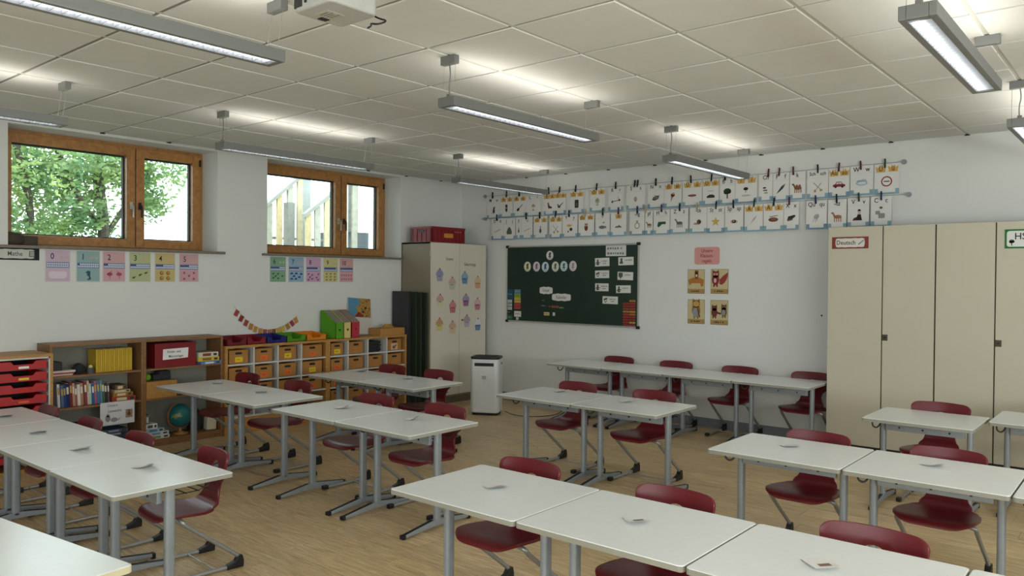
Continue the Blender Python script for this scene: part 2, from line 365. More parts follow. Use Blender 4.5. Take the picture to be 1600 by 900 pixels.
def desk(x, y, label, group, sx=1, sy=1, rz=0, sz=1):
    t = desk0 if not used['d'] else copy_tree(desk0); used['d'] = True
    t.location = (x, y, 0); t.scale = (sx, sy, sz); t.rotation_euler = (0, 0, rz); t['label'] = label; t['group'] = group; return t
# ------------------------------------------------------------------ school chairs: moulded shell on a z-shaped tube frame
def chair_shell():
    prof = smoothpath([(-.214, .350), (-.209, .367), (-.188, .380), (-.14, .386), (-.04, .379), (.06, .370), (.125, .374), (.165, .402), (.183, .455), (.193, .53), (.207, .62), (.224, .705)], 2)
    prof = [Vector((a[0], a[1])) for a in prof]
    L = [0]
    for a, c in zip(prof, prof[1:]): L.append(L[-1] + (c - a).length)
    K = 19
    def at(s):
        for i in range(len(L) - 1):
            if L[i + 1] >= s or i == len(L) - 2:
                t = (s - L[i]) / (L[i + 1] - L[i]); p = prof[i].lerp(prof[i + 1], t); d = (prof[i + 1] - prof[i]).normalized(); return p, d
    def width(p, d0, d1):
        ky = [(-.216, .19), (-.17, .198), (-.10, .204), (-.02, .205), (.06, .196), (.12, .165)]
        kz = [(.39, .135), (.43, .105), (.47, .096), (.505, .108), (.535, .148), (.56, .176), (.60, .190), (.65, .197), (.705, .197)]
        k, q = (ky, p.x) if (p.y < .385 and p.x < .13) else (kz, p.y); w = k[-1][1]
        if q <= k[0][0]: w = k[0][1]
        else:
            for (a, wa), (c, wc) in zip(k, k[1:]):
                if q <= c:
                    t = (q - a) / (c - a); t = t * t * (3 - 2 * t) if k is kz else t; w = wa + (wc - wa) * t; break
        for dd, rad in ((d0, .095), (d1, .048)):
            if dd < rad: w -= rad - math.sqrt(max(0, rad * rad - (rad - dd) ** 2))
        return w
    tot = L[-1]
    ss = sorted(set([0, .004, .011, .022] + [.036 + (tot - .07) * k / 37 for k in range(38)] + [tot - .020, tot - .010, tot - .004, tot])); N = len(ss); rows = []; ic = None; best = 9
    for i in range(N):
        p, d = at(ss[i]); rows.append((p, d))
        if abs(p.y - .605) < best: best = abs(p.y - .605); ic = i
    split = min(range(N), key=lambda i: abs(rows[i][0].y - .43) + (1 if rows[i][0].x < .1 else 0))
    def pos(s, x):
        p, d = at(max(0, min(L[-1], s))); n = Vector((-d.y, d.x)); t = min(1, abs(x) / .2)
        back = max(0, min(1, (p.y - .40) / .12)); off = (.008 * (1 - back) + .036 * back) * t * t; fr = max(0, min(1, (-.08 - p.x) / .12))
        return (x, p.x + n.x * off + .012 * fr * t * t, p.y + n.y * off - (.014 * t * t if p.y > .66 else 0) * min(1, (p.y - .66) / .045) )
    V = {}
    for i in range(N):
        w = width(rows[i][0], ss[i], tot - ss[i])
        for j in range(K): V[i, j] = [ss[i], (j / (K - 1) * 2 - 1) * w]
    c = K // 2; hole = set()
    for di in (-2, -1, 0, 1):
        for dj in (-2, -1, 0, 1): hole.add((ic + di, c + dj))
    for di in range(-2, 3):
        for dj in range(-2, 3):
            if max(abs(di), abs(dj)) == 2:
                a = math.atan2(di, dj); V[ic + di, c + dj] = [ss[ic] + .030 * math.sin(a), .044 * math.cos(a)]
    mb = MB(); idx = {}
    for i in range(N):
        for j in range(K): idx[i, j] = len(mb.v); mb.v.append(pos(*V[i, j]))
    for i in range(N - 1):
        for j in range(K - 1):
            if (i, j) not in hole: mb.f.append([idx[i, j], idx[i, j + 1], idx[i + 1, j + 1], idx[i + 1, j]]); mb.mi.append(0)
    me = mb.mesh('shell', M['red']); full = bmesh.new(); full.from_mesh(me)
    bmesh.ops.delete(full, geom=[v for v in full.verts if not v.link_faces], context='VERTS')
    bmesh.ops.recalc_face_normals(full, faces=full.faces[:])
    bmesh.ops.solidify(full, geom=full.faces[:], thickness=.015); bmesh.ops.recalc_face_normals(full, faces=full.faces[:])
    bmesh.ops.bevel(full, geom=[q for q in full.edges if len(q.link_faces) == 2 and q.calc_face_angle(0) > .9], offset=.0055, segments=2, profile=.5, affect='EDGES', clamp_overlap=True)
    out = []
    for back in (False, True):      # one moulding, parted at the waist into seat and backrest
        bm = full.copy(); bmesh.ops.delete(bm, geom=[f for f in bm.faces if (f.calc_center_median().z > rows[split][0].y and f.calc_center_median().y > .1) != back], context='FACES')
        m2 = bpy.data.meshes.new('shell'); bm.to_mesh(m2); bm.free(); m2.materials.append(M['red'])
        m2.set_sharp_from_angle(angle=math.radians(50)); m2.polygons.foreach_set('use_smooth', [True] * len(m2.polygons)); out.append(m2)
    full.free(); bpy.data.meshes.remove(me)
    return out
def make_chair():
    t = thing('school_chair', 'x', 'chair'); a, c = chair_shell(); a.name = 'seat'; c.name = 'backrest'
    link('seat', a, t); link('backrest', c, t)
    for sx in (-1, 1):
        pts = smoothpath([(sx * .06, -.075, .362), (sx * .165, -.085, .357), (sx * .197, -.085, .350), (sx * .197, -.055, .315), (sx * .197, .245, .085), (sx * .197, .272, .055), (sx * .197, .268, .018), (sx * .197, .21, .014), (sx * .197, -.14, .014)], 2)
        leg = MB().tube(pts, .0125, 10).build('leg', M['chrome'], t, smooth=True)
        e = MB(); pr = [(.185, .001), (.185, .028), (.235, .045), (.255, .075), (.283, .075), (.292, .04), (.290, .001)]
        n = len(pr); x0, x1 = sx * .197 - .017, sx * .197 + .017
        e.add([(x0, p[0], p[1]) for p in pr] + [(x1, p[0], p[1]) for p in pr], [tuple(range(n - 1, -1, -1)), tuple(range(n, 2 * n))] + [(i, (i + 1) % n, n + (i + 1) % n, n + i) for i in range(n)])
        e.build('heel_boot', M['black'], leg, bevel=.005, fix=True)
        MB().box(x0, x1, -.165, -.12, .001, .031).build('toe_cap', M['black'], leg, bevel=.006)
    MB().tube([(-.19, .115, .016), (.19, .115, .016)], .005, 8).build('crossbar', M['chrome'], t, smooth=True)
    MB().box(-.09, .09, -.1, -.04, .352, .366).build('seat_bracket', M['black'], t, bevel=.004)
    return t
chair0 = make_chair()
def chair(x, yback, label, group, rz=0, sc=1):
    t = chair0 if not used['c'] else copy_tree(chair0); used['c'] = True
    t.location = (x, yback - .222 * sc, 0); t.rotation_euler = (0, 0, rz); t.scale = (sc, sc, sc); t['label'] = label; t['group'] = group; return t
ORD = ['first', 'second', 'third', 'fourth']
rows = [  # id, row words, x0, y0, number, sx, sy, [(chair x, y of its back top)]
    ('F', 'row nearest the camera', 4.827, 2.376, 4, 1, 1, [(5.06, 3.14), (5.876, 3.14), (6.699, 3.14)], [(5.197, 2.697), (5.934, 2.693), (6.649, 2.692)]),
    ('R', 'right hand row', 5.533, 4.126, 3, 1, 1, [(5.907, 4.9), (6.61, 4.9)], [(5.888, 4.487), (6.623, 4.527)]),
    ('M', 'centre pair', 2.562, 3.233, 2, 1, 1, [(2.872, 4.0), (3.61, 4.0)], [(2.93, 3.606), (3.646, 3.628)]),
    ('G', 'pair before the globe', .803, 3.236, 2, 1.05, 1, [(.985, 4.05), (1.775, 4.05)], [(1.073, 3.669), (1.826, 3.627)]),
    ('B', 'pair before the pin boards', 1.10, 4.6, 2, 1.02, 1, [(1.412, 5.45), (2.088, 5.45)], [(1.28, 5.122), (2.067, 5.036)]),
    ('A', 'pair beside the air purifier', 3.288, 4.878, 2, 1.02, 1, [(3.60, 5.65), (4.352, 5.65)], [(3.618, 5.349), (4.329, 5.262)]),
    ('W', 'row under the green board', 2.143, 7.062, 4, 1.0, 1, [(2.647, 7.84), (3.385, 7.84), (4.123, 7.84), (4.861, 7.84)], []),
]
def booklet(x, y, z, label, rz, k):
    t = thing('name_card', label, 'card', (x, y, z), rz, 'small folded cards on the desks')
    open_ = .12 + .1 * random.random()
    w, d = .062, .045
    a = MB(); a.add([(-w, -d, 0), (0, -d, .004), (0, d, .004), (-w, d, 0)], [(0, 1, 2, 3)]); a.add([(-w, -d, .0012), (0, -d, .0052), (0, d, .0052), (-w, d, .0012)], [(0, 1, 2, 3)])
    a.build('lower_leaf', paper('#e6e4e0'), t)
    h = .012 + .02 * random.random()
    m2 = MB(); m2.add([(-w * .2, -d, .005), (w, -d, h), (w, d, h + .004), (-w * .2, d, .005)], [(0, 1, 2, 3)]); m2.build('upper_leaf', paper('#eceae8'), t)
    p = MB(); p.k = 0; zc = lambda xx: .0065 + (xx + w * .2) / (1.2 * w) * (h - .005)
    p.add([(.012, -.02, zc(.012)), (.04, -.02, zc(.04)), (.04, .02, zc(.04) + .003), (.012, .02, zc(.012) + .003)], [(0, 1, 2, 3)])
    p.build('printed_picture', flat(['#7d4d55', '#5a5a60', '#8a6a52', '#6d7568'][k % 4]), t)
    return t
ck = 0
for rid, words, x0, y0, n, sx, sy, chs, cards in rows:
    for i in range(n):
        desk(x0 + i * DW * sx, y0, 'white school desk, %s from left in the %s' % (ORD[i], words), 'pupils desks', sx, sy)
    for i, (cx, cy) in enumerate(chs):
        chair(cx, cy, 'dark red chair behind the %s desk from left in the %s' % (ORD[i], words), 'dark red school chairs', random.uniform(-.03, .03) if rid not in 'WMAFB' else 0, .97 if rid in 'FR' else 1)
    for i, (cx, cy) in enumerate(cards):
        booklet(cx, cy, DH + .001, 'small folded card on the %s desk from left in the %s' % (ORD[i], words), random.uniform(-.9, .4), ck); ck += 1
for i, (x, y, cx, cy, rz, kx, ky) in enumerate([(3.212, 1.535, 3.42, 2.33, -.08, 3.52, 1.887), (2.474, 1.54, 2.684, 2.268, 0, 2.855, 1.835), (1.736, 1.545, 1.946, 2.273, 0, 2.144, 1.859), (.998, 1.55, 1.208, 2.278, 0, 1.369, 1.917)]):   # a lower size of desk and chair
    w = ['nearest', 'second', 'third', 'farthest'][i]
    desk(x, y, 'white topped school desk, %s of the left hand row by the red trays' % w, 'pupils desks', .998, .945, 0, .958)
    chair(cx, cy, 'dark red school chair behind the %s desk of the left hand row' % w, 'dark red school chairs', rz, .9)
    booklet(kx, ky, DH * .958 + .001, 'small folded white card on the %s desk of the left hand row' % w, random.uniform(-.6, .6), i + 1)
desk(5.89, 5.806, 'white topped single desk close to the beige cupboards, left of the other one', 'pupils desks', .945, 1)
desk(6.60, 6.22, 'white topped desk at the right edge close to the cupboard with the HSU sign', 'pupils desks', 1, 1)
chair(6.25, 6.56, 'dark red school chair between the single desk and the beige cupboards', 'dark red school chairs', 0)
chair(7.018, 7.1, 'dark red school chair behind the desk at the right edge', 'dark red school chairs', 0)
# teacher's table at the lower left corner
tt = thing('teacher_table', 'large white table with a beige edge in the lower left corner', 'table', (4.905, 1.19, 0), .123)
MB().vprism(rrect(1.5, .75, .015, -.75, -.375), DH - .027, DH).build('tabletop', [M['laminate']], tt, bevel=.002)
MB().vprism(rrect(1.504, .754, .017, -.75, -.375), DH - .025, DH - .003).build('edge_band', M['lam_edge'], tt)
for sx in (-.1, -1.4):
    for sy in (-.09, -.66): MB().vprism(rrect(.045, .045, .012, sx, sy), .002, DH - .027).build('leg', M['steel'], tt, smooth=True)
MB().box(-1.4, -.1, -.39, -.36, DH - .06, DH - .027).build('crossbar', M['steel'], tt)
# ------------------------------------------------------------------ hanging lamps
def make_lamp():
    t = thing('pendant_lamp', 'x', 'lamp'); Lh = 1.52; z0 = 2.61; z1 = 2.666; w = .068
    h = MB()
    for s in (-1, 1): h.box(min(s * w, s * (w - .028)), max(s * w, s * (w - .028)), 0, Lh, z0, z1)
    h.box(-w + .028, w - .028, 0, .03, z0, z1); h.box(-w + .028, w - .028, Lh - .03, Lh, z0, z1)
    h.build('housing', M['lampgrey'], t, bevel=.003)
    MB().add([(-.04, .03, z1 - .012), (.04, .03, z1 - .012), (.04, Lh - .03, z1 - .012), (-.04, Lh - .03, z1 - .012)], [(0, 1, 2, 3)]).build('uplight_tube', emit('lamp_up', '#fff8ec', LAMP_UP), t)
    MB().box(-.04, .04, .03, Lh - .03, z0 + .040, z0 + .042).build('reflector', mat('lamp_reflector', '#625d50', .5), t)
    MB().box(-.036, -.018, .04, Lh - .04, z0 + .026, z0 + .038).build('fluorescent_tube', emit('lamp_down', '#eef2ff', LAMP_DOWN), t)
    bl = MB().box(-.04, .04, -.0012, .0012, 0, .022).mesh('louvre_blade', M['alu'])
    for k in range(30): link('louvre_blade', bl, t, (0, .055 + k * (Lh - .11) / 29, z0 + .003))
    for k, yy in enumerate((.03, Lh)):
        MB().box(-.058, .058, yy - .02, yy + .02, ZC - .055, ZC - .004).build('ceiling_canopy', M['lampgrey'], t, bevel=.003)
        MB().box(-.012, .012, yy - .012, yy + .012, ZC - .006, ZC + .006).build('canopy_bolt', M['black'], t)
        q = yy if k == 0 else Lh - .03
        for s in (-1, 1): MB().tube([(s * .045, yy, ZC - .05), (s * .045, q, z1 - .01)], .0013, 5).build('suspension_wire', M['chrome'], t)
    MB().tube(smoothpath([(0, .03, ZC - .05), (.008, .03, 2.80), (-.006, .034, 2.74), (0, .03, z1 - .012)], 2), .004, 6).build('power_cord', M['lampgrey'], t, smooth=True)
    MB().box(-.012, .012, .018, .042, z1 - .012, z1 + .018).build('cord_gland', M['lampgrey'], t)
    MB().box(-w + .028, w - .028, .0301, .055, z1 - .02, z1 - .01).build('end_plate', M['lampgrey'], t)
    return t
l0 = make_lamp(); used['l'] = False
lampw = {(0, 0): 'short visible end of a grey hanging lamp at the left edge above the first window', (0, 1): 'grey hanging lamp in front of the second window', (0, 2): 'grey hanging lamp farthest back, above the red crate cupboard',
         (1, 0): 'long grey hanging lamp at the top left, nearest the camera', (1, 1): 'grey hanging lamp in the middle of the ceiling', (1, 2): 'grey hanging lamp in front of the alphabet cards',
         (2, 1): 'grey hanging lamp at the top right with its louvre seen from below', (2, 2): 'grey hanging lamp cut by the right edge above the cupboards'}
for i, lx in enumerate((1.765, 4.272, 6.785)):
    for j, ly in enumerate((.63, 3.285, 5.975)):
        if (i, j) not in lampw: continue
        t = l0 if not used['l'] else copy_tree(l0); used['l'] = True
        t.location = (lx, ly, 0); tag(t, lampw[i, j], 'lamp', 'grey linear pendant lamps')
# ------------------------------------------------------------------ projector
pj = thing('projector', 'white ceiling projector with a dangling black cable at the top edge', 'projector', (4.85, 2.05, 2.70))
MB().vprism(rrect(.25, .25, .03), 0, .098).build('body', mat('projector_white', '#b9bab6', .5), pj, bevel=.012, seg=3)
v = MB().box(-.115, -.06, -.1265, -.120, .015, .085).build('vent', M['black'], pj)
MB().obox((-.035, -.125, .055), (.012, .01, .06)).build('lens_rim', M['dark'], pj); 
ln = MB(); ln.tube([(.05, -.118, .055), (.05, -.136, .055)], .032, 20); ln.build('lens', M['black'], pj, smooth=True)
MB().box(-.06, .02, -.06, .03, -.0015, .001).build('base_label', flat('#b9b4a8'), pj)
m_ = MB()
for q in range(4): m_.box(-.05, .0 + .012 * (q % 2), -.045 + q * .016, -.039 + q * .016, -.0022, -.0014)
m_.build('label_print', flat('#7f7a70'), pj)
MB().box(-.10, -.07, -.02, .02, -.003, .001).build('latch', M['black'], pj)
MB().tube([(0, 0, .095), (0, 0, .2)], .03, 16).build('mount_pole', M['alu'], pj, smooth=True)
MB().lathe([(.07, .195), (.07, .208)]).build('mount_plate', M['alu'], pj)
MB().tube(smoothpath([(.06, .126, .03), (.09, .15, .005), (.16, .145, -.02), (.15, .10, -.045), (.10, .10, -.03), (.06, .14, -.022), (.0, .17, -.012)], 3), .004, 8).build('cable', M['black'], pj, smooth=True)
# ------------------------------------------------------------------ left wall: red tray unit
LW = PI / 2      # rotation of things that face +x: local x runs along +y, local -y is the front
tu = thing('tray_cabinet', 'pale tray cabinet with a column of red plastic trays at the left edge', 'cabinet', (0, 2.335, 0), LW)
MB().box(-.22, .22, -.452, -.01, .928, .950).build('top', M['beech'], tu, bevel=.002)
for s in (-1, 1):
    MB().box(min(s * .22, s * .198), max(s * .22, s * .198), -.45, -.01, 0, .928).build('side', M['beech'], tu, bevel=.002)
    MB().box(min(s * .198, s * .188), max(s * .198, s * .188), -.446, -.02, .02, .927).build('liner', M['white_lac'], tu)
MB().box(-.198, .198, -.446, -.02, .914, .928).build('top_liner', M['white_lac'], tu)
MB().box(-.198, .198, -.03, -.01, .02, .914).build('back_panel', M['dark'], tu); MB().box(-.198, .198, -.44, -.01, .0, .02).build('bottom', M['beech'], tu)
for k in range(9):
    z = .842 - k * .093 - .012
    if z < .03: break
    pr = [(-.172, z), (.172, z), (.176, z + .072), (.09, z + .072), (.07, z + .046), (-.07, z + .046), (-.09, z + .072), (-.176, z + .072)]
    tr = MB(); tr.prism(pr, -.447, -.435); tr.box(-.165, .165, -.435, -.05, z, z + .006); tr.box(-.168, -.160, -.435, -.05, z, z + .068); tr.box(.160, .168, -.435, -.05, z, z + .068)
    t_ = tr.build('tray', M['tray'], tu, bevel=.002, seg=1)
    MB().box(-.035, .04, -.4485, -.4465, z + .012, z + .03).build('tray_label', paper(['#f0efe8', '#e6c94e', '#c33a32', '#d96a4e', '#efeee8'][k % 5]), t_)
    for s in (-1, 1): MB().box(min(s * .188, s * .178), max(s * .188, s * .178), -.43, -.05, z + .058, z + .066).build('runner', M['white_lac'], tu)
# ------------------------------------------------------------------ open oak bookcase (two bays)
def bookcase(y0, y1, label):
    w = y1 - y0; t = thing('bookcase', label, 'bookcase', (0, (y0 + y1) / 2, 0), LW, 'oak bookcases by the left wall')
    for s in (-1, 1): MB().box(min(s * w / 2, s * (w / 2 - .022)), max(s * w / 2, s * (w / 2 - .022)), -.30, -.012, 0, .988).build('side', M['oakcase'], t, bevel=.0015)
    MB().box(-w / 2, w / 2, -.302, -.012, .988, 1.01).build('top', M['oakcase'], t, bevel=.0015)
    for z in (.735, .458): MB().box(-w / 2 + .022, w / 2 - .022, -.295, -.016, z - .018, z).build('shelf', M['oakcase'], t, bevel=.0015)
    MB().box(-w / 2 + .022, w / 2 - .022, -.295, -.016, .05, .068).build('bottom', M['oakcase'], t); MB().box(-w / 2 + .022, w / 2 - .022, -.28, -.26, 0, .05).build('plinth', M['oakcase'], t)
    MB().box(-w / 2 + .01, w / 2 - .01, -.016, -.008, .05, .99).build('back_panel', mat('grey_back_panel', '#87877c', .7), t)
    return t
bookcase(2.583, 3.375, 'open oak bookcase with yellow booklets and a book row, beside the red trays')
bookcase(3.376, 4.166, 'open oak bookcase with the globe and the red box, nearer the box shelves')
def book(x0, y, z, d, th, h, col, label, lean=0, name='book', group=None, cat='book'):
    # spine faces +x at x0
    t = thing(name, label, cat, (x0, y, z), LW, group); t.rotation_euler = (0, lean, LW)
    MB().box(-th / 2, th / 2, .0, d, 0, h).build('cover', flat(col), t); MB().box(-th / 2 + .0015, th / 2 - .0015, .003, d + .0005, .002, h + .0008).build('pages', paper('#dcd6c6'), t)
    if th > .012 and h > .12 and name == 'book':
        q = MB(); q.box(-th * .32, th * .32, -.0008, 0, h * .55, h * .85); q.build('spine_print', flat('#d9d4c8' if random.random() < .6 else '#caa24a'), t)
    return t
y = 2.985
for k in range(17): book(.245, y + k * .0187, .7365, .17, .0165, .205 - .002 * (k % 3), '#c8a11d' if k % 2 else '#d0ab2a', ['leftmost', 'second', 'third', 'fourth', 'fifth', 'sixth', 'seventh', 'eighth', 'ninth', 'tenth', 'eleventh', 'twelfth', 'thirteenth', 'fourteenth', 'fifteenth', 'sixteenth', 'rightmost'][k] + ' thin yellow booklet from the left in the yellow row', 0, 'booklet', 'yellow booklets in one row', 'booklet')
bc = ['#d8dde4', '#5e6a92', '#27427e', '#1f2f63', '#7d2b2a', '#b98d77', '#9c5a46', '#d9d1c6', '#b5835f', '#8a3f38', '#cdbfa9', '#9ac7b8', '#2f5e9f', '#b9536b', '#3e79a8', '#5a8a9e', '#4b6b45', '#3d3436', '#5b4a52']
bn = ['pale blue', 'slate blue', 'blue', 'navy', 'dark red', 'pinkish brown', 'rust brown', 'off white', 'tan', 'brick red', 'cream', 'mint green', 'bright blue', 'pink', 'sky blue', 'grey blue', 'moss green', 'black brown', 'plum grey']
y = 2.655
for k, (c, nme) in enumerate(zip(bc, bn)):
    th = random.uniform(.016, .026); y += th / 2
    book(.25 + random.uniform(-.01, .01), y + .012, .4605, .16, th, random.uniform(.175, .215), c, nme + ' book in the packed row on the middle bookcase shelf', -.05, 'book', 'books packed on the middle shelf'); y += th / 2 + .0012
    if y > 3.07: break
def flatbox(name, x0, x1, y0, y1, z0, z1, col, label, cat, group=None, stripe=None, rz=0):
    t = thing(name, label, cat, ((x0 + x1) / 2, (y0 + y1) / 2, z0), LW + rz, group); w, d, h = y1 - y0, x1 - x0, z1 - z0
    MB().box(-w / 2, w / 2, -d / 2, d / 2, 0, h * .46).build('base', flat(col), t); MB().box(-w / 2 - .001, w / 2 + .001, -d / 2 - .001, d / 2 + .001, h * .46, h).build('lid', flat(col), t, bevel=.001, seg=1)
    if stripe:
        p = MB(); p.box(-w * .3, w * .12, -d / 2 - .0022, -d / 2 - .0008, h * .2, h * .8); p.build('front_print', flat(stripe), t); q = MB(); q.box(w * .25, w * .42, -d / 2 - .0022, -d / 2 - .0008, h * .25, h * .75); q.build('side_print', flat('#3a3a44'), t)
    return t
for k, (z0, z1, c, nme) in enumerate([(.459, .502, '#a83a2a', 'red'), (.503, .538, '#a9742c', 'ochre'), (.539, .563, '#c0aa84', 'beige'), (.564, .606, '#6e5a40', 'brown')]):
    flatbox('book', .07, .255 - .012 * (k == 3), 3.11 + .012 * k, 3.322 - .025 * k, z0, z1, c, nme + ' book lying in the stack right of the book row', 'book', 'stacked books', '#d8c49a')
for k, (z0, z1, c) in enumerate([(.736, .748, '#d7b8b0'), (.749, .762, '#b85a52'), (.763, .778, '#e0d6d0')]):
    flatbox('book', .05, .26, 2.62, 2.78 + .01 * k, z0, z1, c, ['pale pink book at the bottom of the pile', 'red book in the middle of the pile', 'whitish book on top of the pile'][k] + ' left on the upper shelf', 'book', 'flat books on the upper shelf')
tag(MB().box(.06, .22, 2.625, 2.71, .7795, .85).build('black_box', M['black'], bevel=.004), 'small black box on top of the flat books on the upper shelf', 'box')
cl = MB(); cl.lathe([(.03, 0), (.05, .02), (.055, .05), (.03, .08), (.012, .09)], n=14); cl.tube([(-.02, .0, .07), (.05, .03, .03)], .022, 8)
tag(cl.build('pouch', M['dark'], loc=(.17, 2.86, .736), smooth=True), 'dark soft pouch on the upper bookcase shelf before the yellow booklets', 'pouch')
gj = thing('jar', 'grey jar with a pale round lid leaning next to the yellow booklets', 'jar', (.26, 2.925, .736))
MB().lathe([(.026, 0), (.028, .045), (.02, .052)], n=16).build('body', flat('#55585a'), gj, smooth=True); MB().lathe([(.016, .052), (.018, .06), (.012, .072), (.003, .076)], n=16).build('lid', flat('#cfd08a'), gj, smooth=True)
for k in range(5):
    flatbox('book', .06, .26, 3.04 + .01 * (k % 2), 3.27 - .02 * (k % 3), .0685 + k * .029, .0685 + k * .029 + .027, ['#2a3550', '#1f2c46', '#39495f', '#22303a', '#4d5b70'][k], ['lowest', 'second lowest', 'middle', 'second highest', 'topmost'][k] + ' dark blue book in the pile under the reading corner sign', 'book', 'dark books below the sign', '#8a95a8')
tag(MB().box(.05, .2, 2.72, 2.9, .0685, .29).build('file_box', M['dark'], bevel=.004), 'black box standing on the bookcase floor left of the reading corner sign', 'box')
sg = thing('sign', 'white paper sign Unsere Leseecke hanging from the bookcase shelf', 'sign', (.307, 3.137, .264), LW)
MB().box(-.15, .15, -.002, 0, 0, .205).build('sheet', paper('#d9d9de'), sg)
lettering(sg, [('Unsere', -.045, .175, .034), ('Leseecke', -.025, .125, .036)], M['greyink'])
p = MB(); p.poly(ell(-.085, .06, .022, .03), -.003); p.poly(ell(-.085, .088, .014, .014), -.003); p.poly(ell(-.03, .045, .032, .02), -.003); p.poly([(0, .04), (.03, .07), (.012, .035)], -.003); p.build('drawing', flat('#8d8c92'), sg)
p = MB(); p.poly(rect(.07, .132, .05, .125), -.003); p.build('picture', flat('#9b7f62'), sg); p = MB(); p.poly(ell(.10, .085, .016, .018), -.0036); p.poly(ell(.10, .112, .01, .008), -.0036); p.build('picture_animal', flat('#5b4634'), sg)
# second bay
rc = thing('storage_crate', 'red crate with a white handwritten label on the bookcase shelf', 'crate', (.165, 3.683, .7365), LW)
MB().prism(rrect(.40, .225, .012, 0, .1125), -.13, .10).build('body', M['crate'], rc, bevel=.004)
r_ = MB(); r_.box(-.203, .203, -.134, .10, .207, .228); r_.box(-.2, .2, -.133, .1, .0, .018); r_.build('rim', M['crate'], rc, bevel=.003)
lb = MB().prism([(-.128, .072), (.118, .082), (.124, .178), (-.124, .172)], -.1325, -.1302).build('label', paper('#e9e9e6'), rc)
lettering(rc, [('Kinder- und', -.02, .146, .034, .8), ('Malunterlagen', 0, .102, .032, .8)], M['ink'], -.1335)
for k, (y0, y1, z0, z1, c, s_, nme) in enumerate([(3.925, 4.138, .736, .765, '#5d7fae', '#c9d6e6', 'blue'), (3.905, 4.125, .766, .806, '#d9b93c', '#8a6b2a', 'yellow'), (3.91, 4.115, .807, .852, '#d5cfb2', '#8c4438', 'cream coloured')]):
    flatbox('board_game', .12, .318 if k == 0 else .30, y0, y1, z0, z1, c, nme + ' game box in the small pile right of the red crate', 'game', 'games beside the red crate', s_)
bl = MB(); bl.lathe([(.001, 0)] + [(.033 * math.sin(PI * k / 10), .033 - .033 * math.cos(PI * k / 10)) for k in range(1, 10)] + [(.001, .066)], n=16)
tag(bl.build('ball', flat('#6fae1f'), loc=(.2, 3.455, .615), smooth=True), 'small bright green ball on the plywood box in the bookcase', 'ball')
bk = MB(); bk.box(-.085, .085, -.05, .06, 0, .055); bk.box(-.03, .08, -.055, .05, .05, .085)
tag(bk.build('camera_bag', M['dark'], loc=(.17, 3.59, .614), rot=(0, 0, LW), bevel=.012), 'black bag beside the green ball on the bookcase shelf', 'bag')
px = thing('plywood_box', 'plain plywood box on the middle shelf below the red crate', 'box', (.16, 3.548, .4585), LW)
for a in ((-.145, .145, -.135, -.125, 0, .145), (-.145, .145, .115, .125, 0, .145), (-.145, -.135, -.125, .115, 0, .145), (.135, .145, -.125, .115, 0, .145)): MB().box(*a).build('side_panel', M['beech'], px)
MB().box(-.145, .145, -.135, .125, .1455, .153).build('lid', M['beech'], px)
gl = thing('globe', 'teal blue school globe on a wooden foot at the bottom of the bookcase', 'globe', (.175, 3.79, .069))
gm = bpy.data.materials.new('globe_map'); gm.use_nodes = True; n_ = gm.node_tree.nodes; L_ = gm.node_tree.links; g_b = n_['Principled BSDF']; g_b.inputs['Roughness'].default_value = .3
tcn = n_.new('ShaderNodeTexCoord'); nzn = n_.new('ShaderNodeTexNoise'); nzn.inputs['Scale'].default_value = 9; nzn.inputs['Detail'].default_value = 5; rpn = n_.new('ShaderNodeValToRGB'); rpn.color_ramp.interpolation = 'CONSTANT'
rpn.color_ramp.elements[0].color = lin('#1f6f73'); rpn.color_ramp.elements[1].color = lin('#8f8f4a'); rpn.color_ramp.elements[1].position = .6
L_.new(tcn.outputs['Object'], nzn.inputs['Vector']); L_.new(nzn.outputs['Fac'], rpn.inputs['Fac']); L_.new(rpn.outputs[0], g_b.inputs['Base Color'])
sp = MB(); sp.lathe([(.002, -.112)] + [(.113 * math.sin(PI * k / 18), -.113 * math.cos(PI * k / 18)) for k in range(1, 18)] + [(.002, .113)], n=28)
sp.build('sphere', gm, gl, smooth=True, loc=(0, 0, .175), rot=(.4, 0, 0))
MB().tube([(0, .124 * math.sin(a), .175 + .124 * math.cos(a)) for a in [math.radians(-20 + 200 * k / 20 + 160) for k in range(21)]], .006, 8, ry=.009).build('meridian_arm', M['oakcase'], gl, smooth=True)
MB().lathe([(.07, 0), (.07, .01), (.03, .016), (.012, .03), (.012, .055)], n=24).build('foot', M['beech'], gl, smooth=True)
for k, (y0, y1, z0, z1, c, nme) in enumerate([(3.41, 3.635, .0695, .102, '#c9cdbe', 'pale green game box at the bottom'), (3.41, 3.63, .1025, .132, '#bfc7c2', 'whitish game box second from the bottom'), (3.41, 3.586, .1325, .166, '#9db2c6', 'light blue game box in the middle'), (3.41, 3.524, .1665, .213, '#dddcd4', 'white game box second from the top')]):
    flatbox('board_game', .08, .272 - .005 * k, y0, y1, z0, z1, c, nme + ' of the pile left of the globe', 'game', 'games left of the globe', ['#5f9a55', '#6d8fb0', '#4d79a8', '#55575c'][k])
flatbox('board_game', .12, .26, 3.41, 3.455, .2135, .30, '#7a746e', 'small dark box standing on top of the game pile left of the globe', 'game', None, '#d5d2c8')
pb = MB(); pb.vprism([(-.05, -.035), (.05, -.04), (.055, .035), (-.045, .04)], 0, .12); pb.prism([(-.05, .12), (.05, .115), (.01, .17), (-.055, .165)], -.03, .02)
tag(pb.build('paper_bag', paper('#cfc6ae'), loc=(.2, 4.08, .074), rot=(.04, .03, LW), bevel=.006), 'crumpled pale paper bag on the bookcase floor right of the globe', 'bag')
bb = MB(); bb.lathe([(.06, 0), (.075, .05), (.07, .14), (.04, .2), (.012, .215)], n=14)
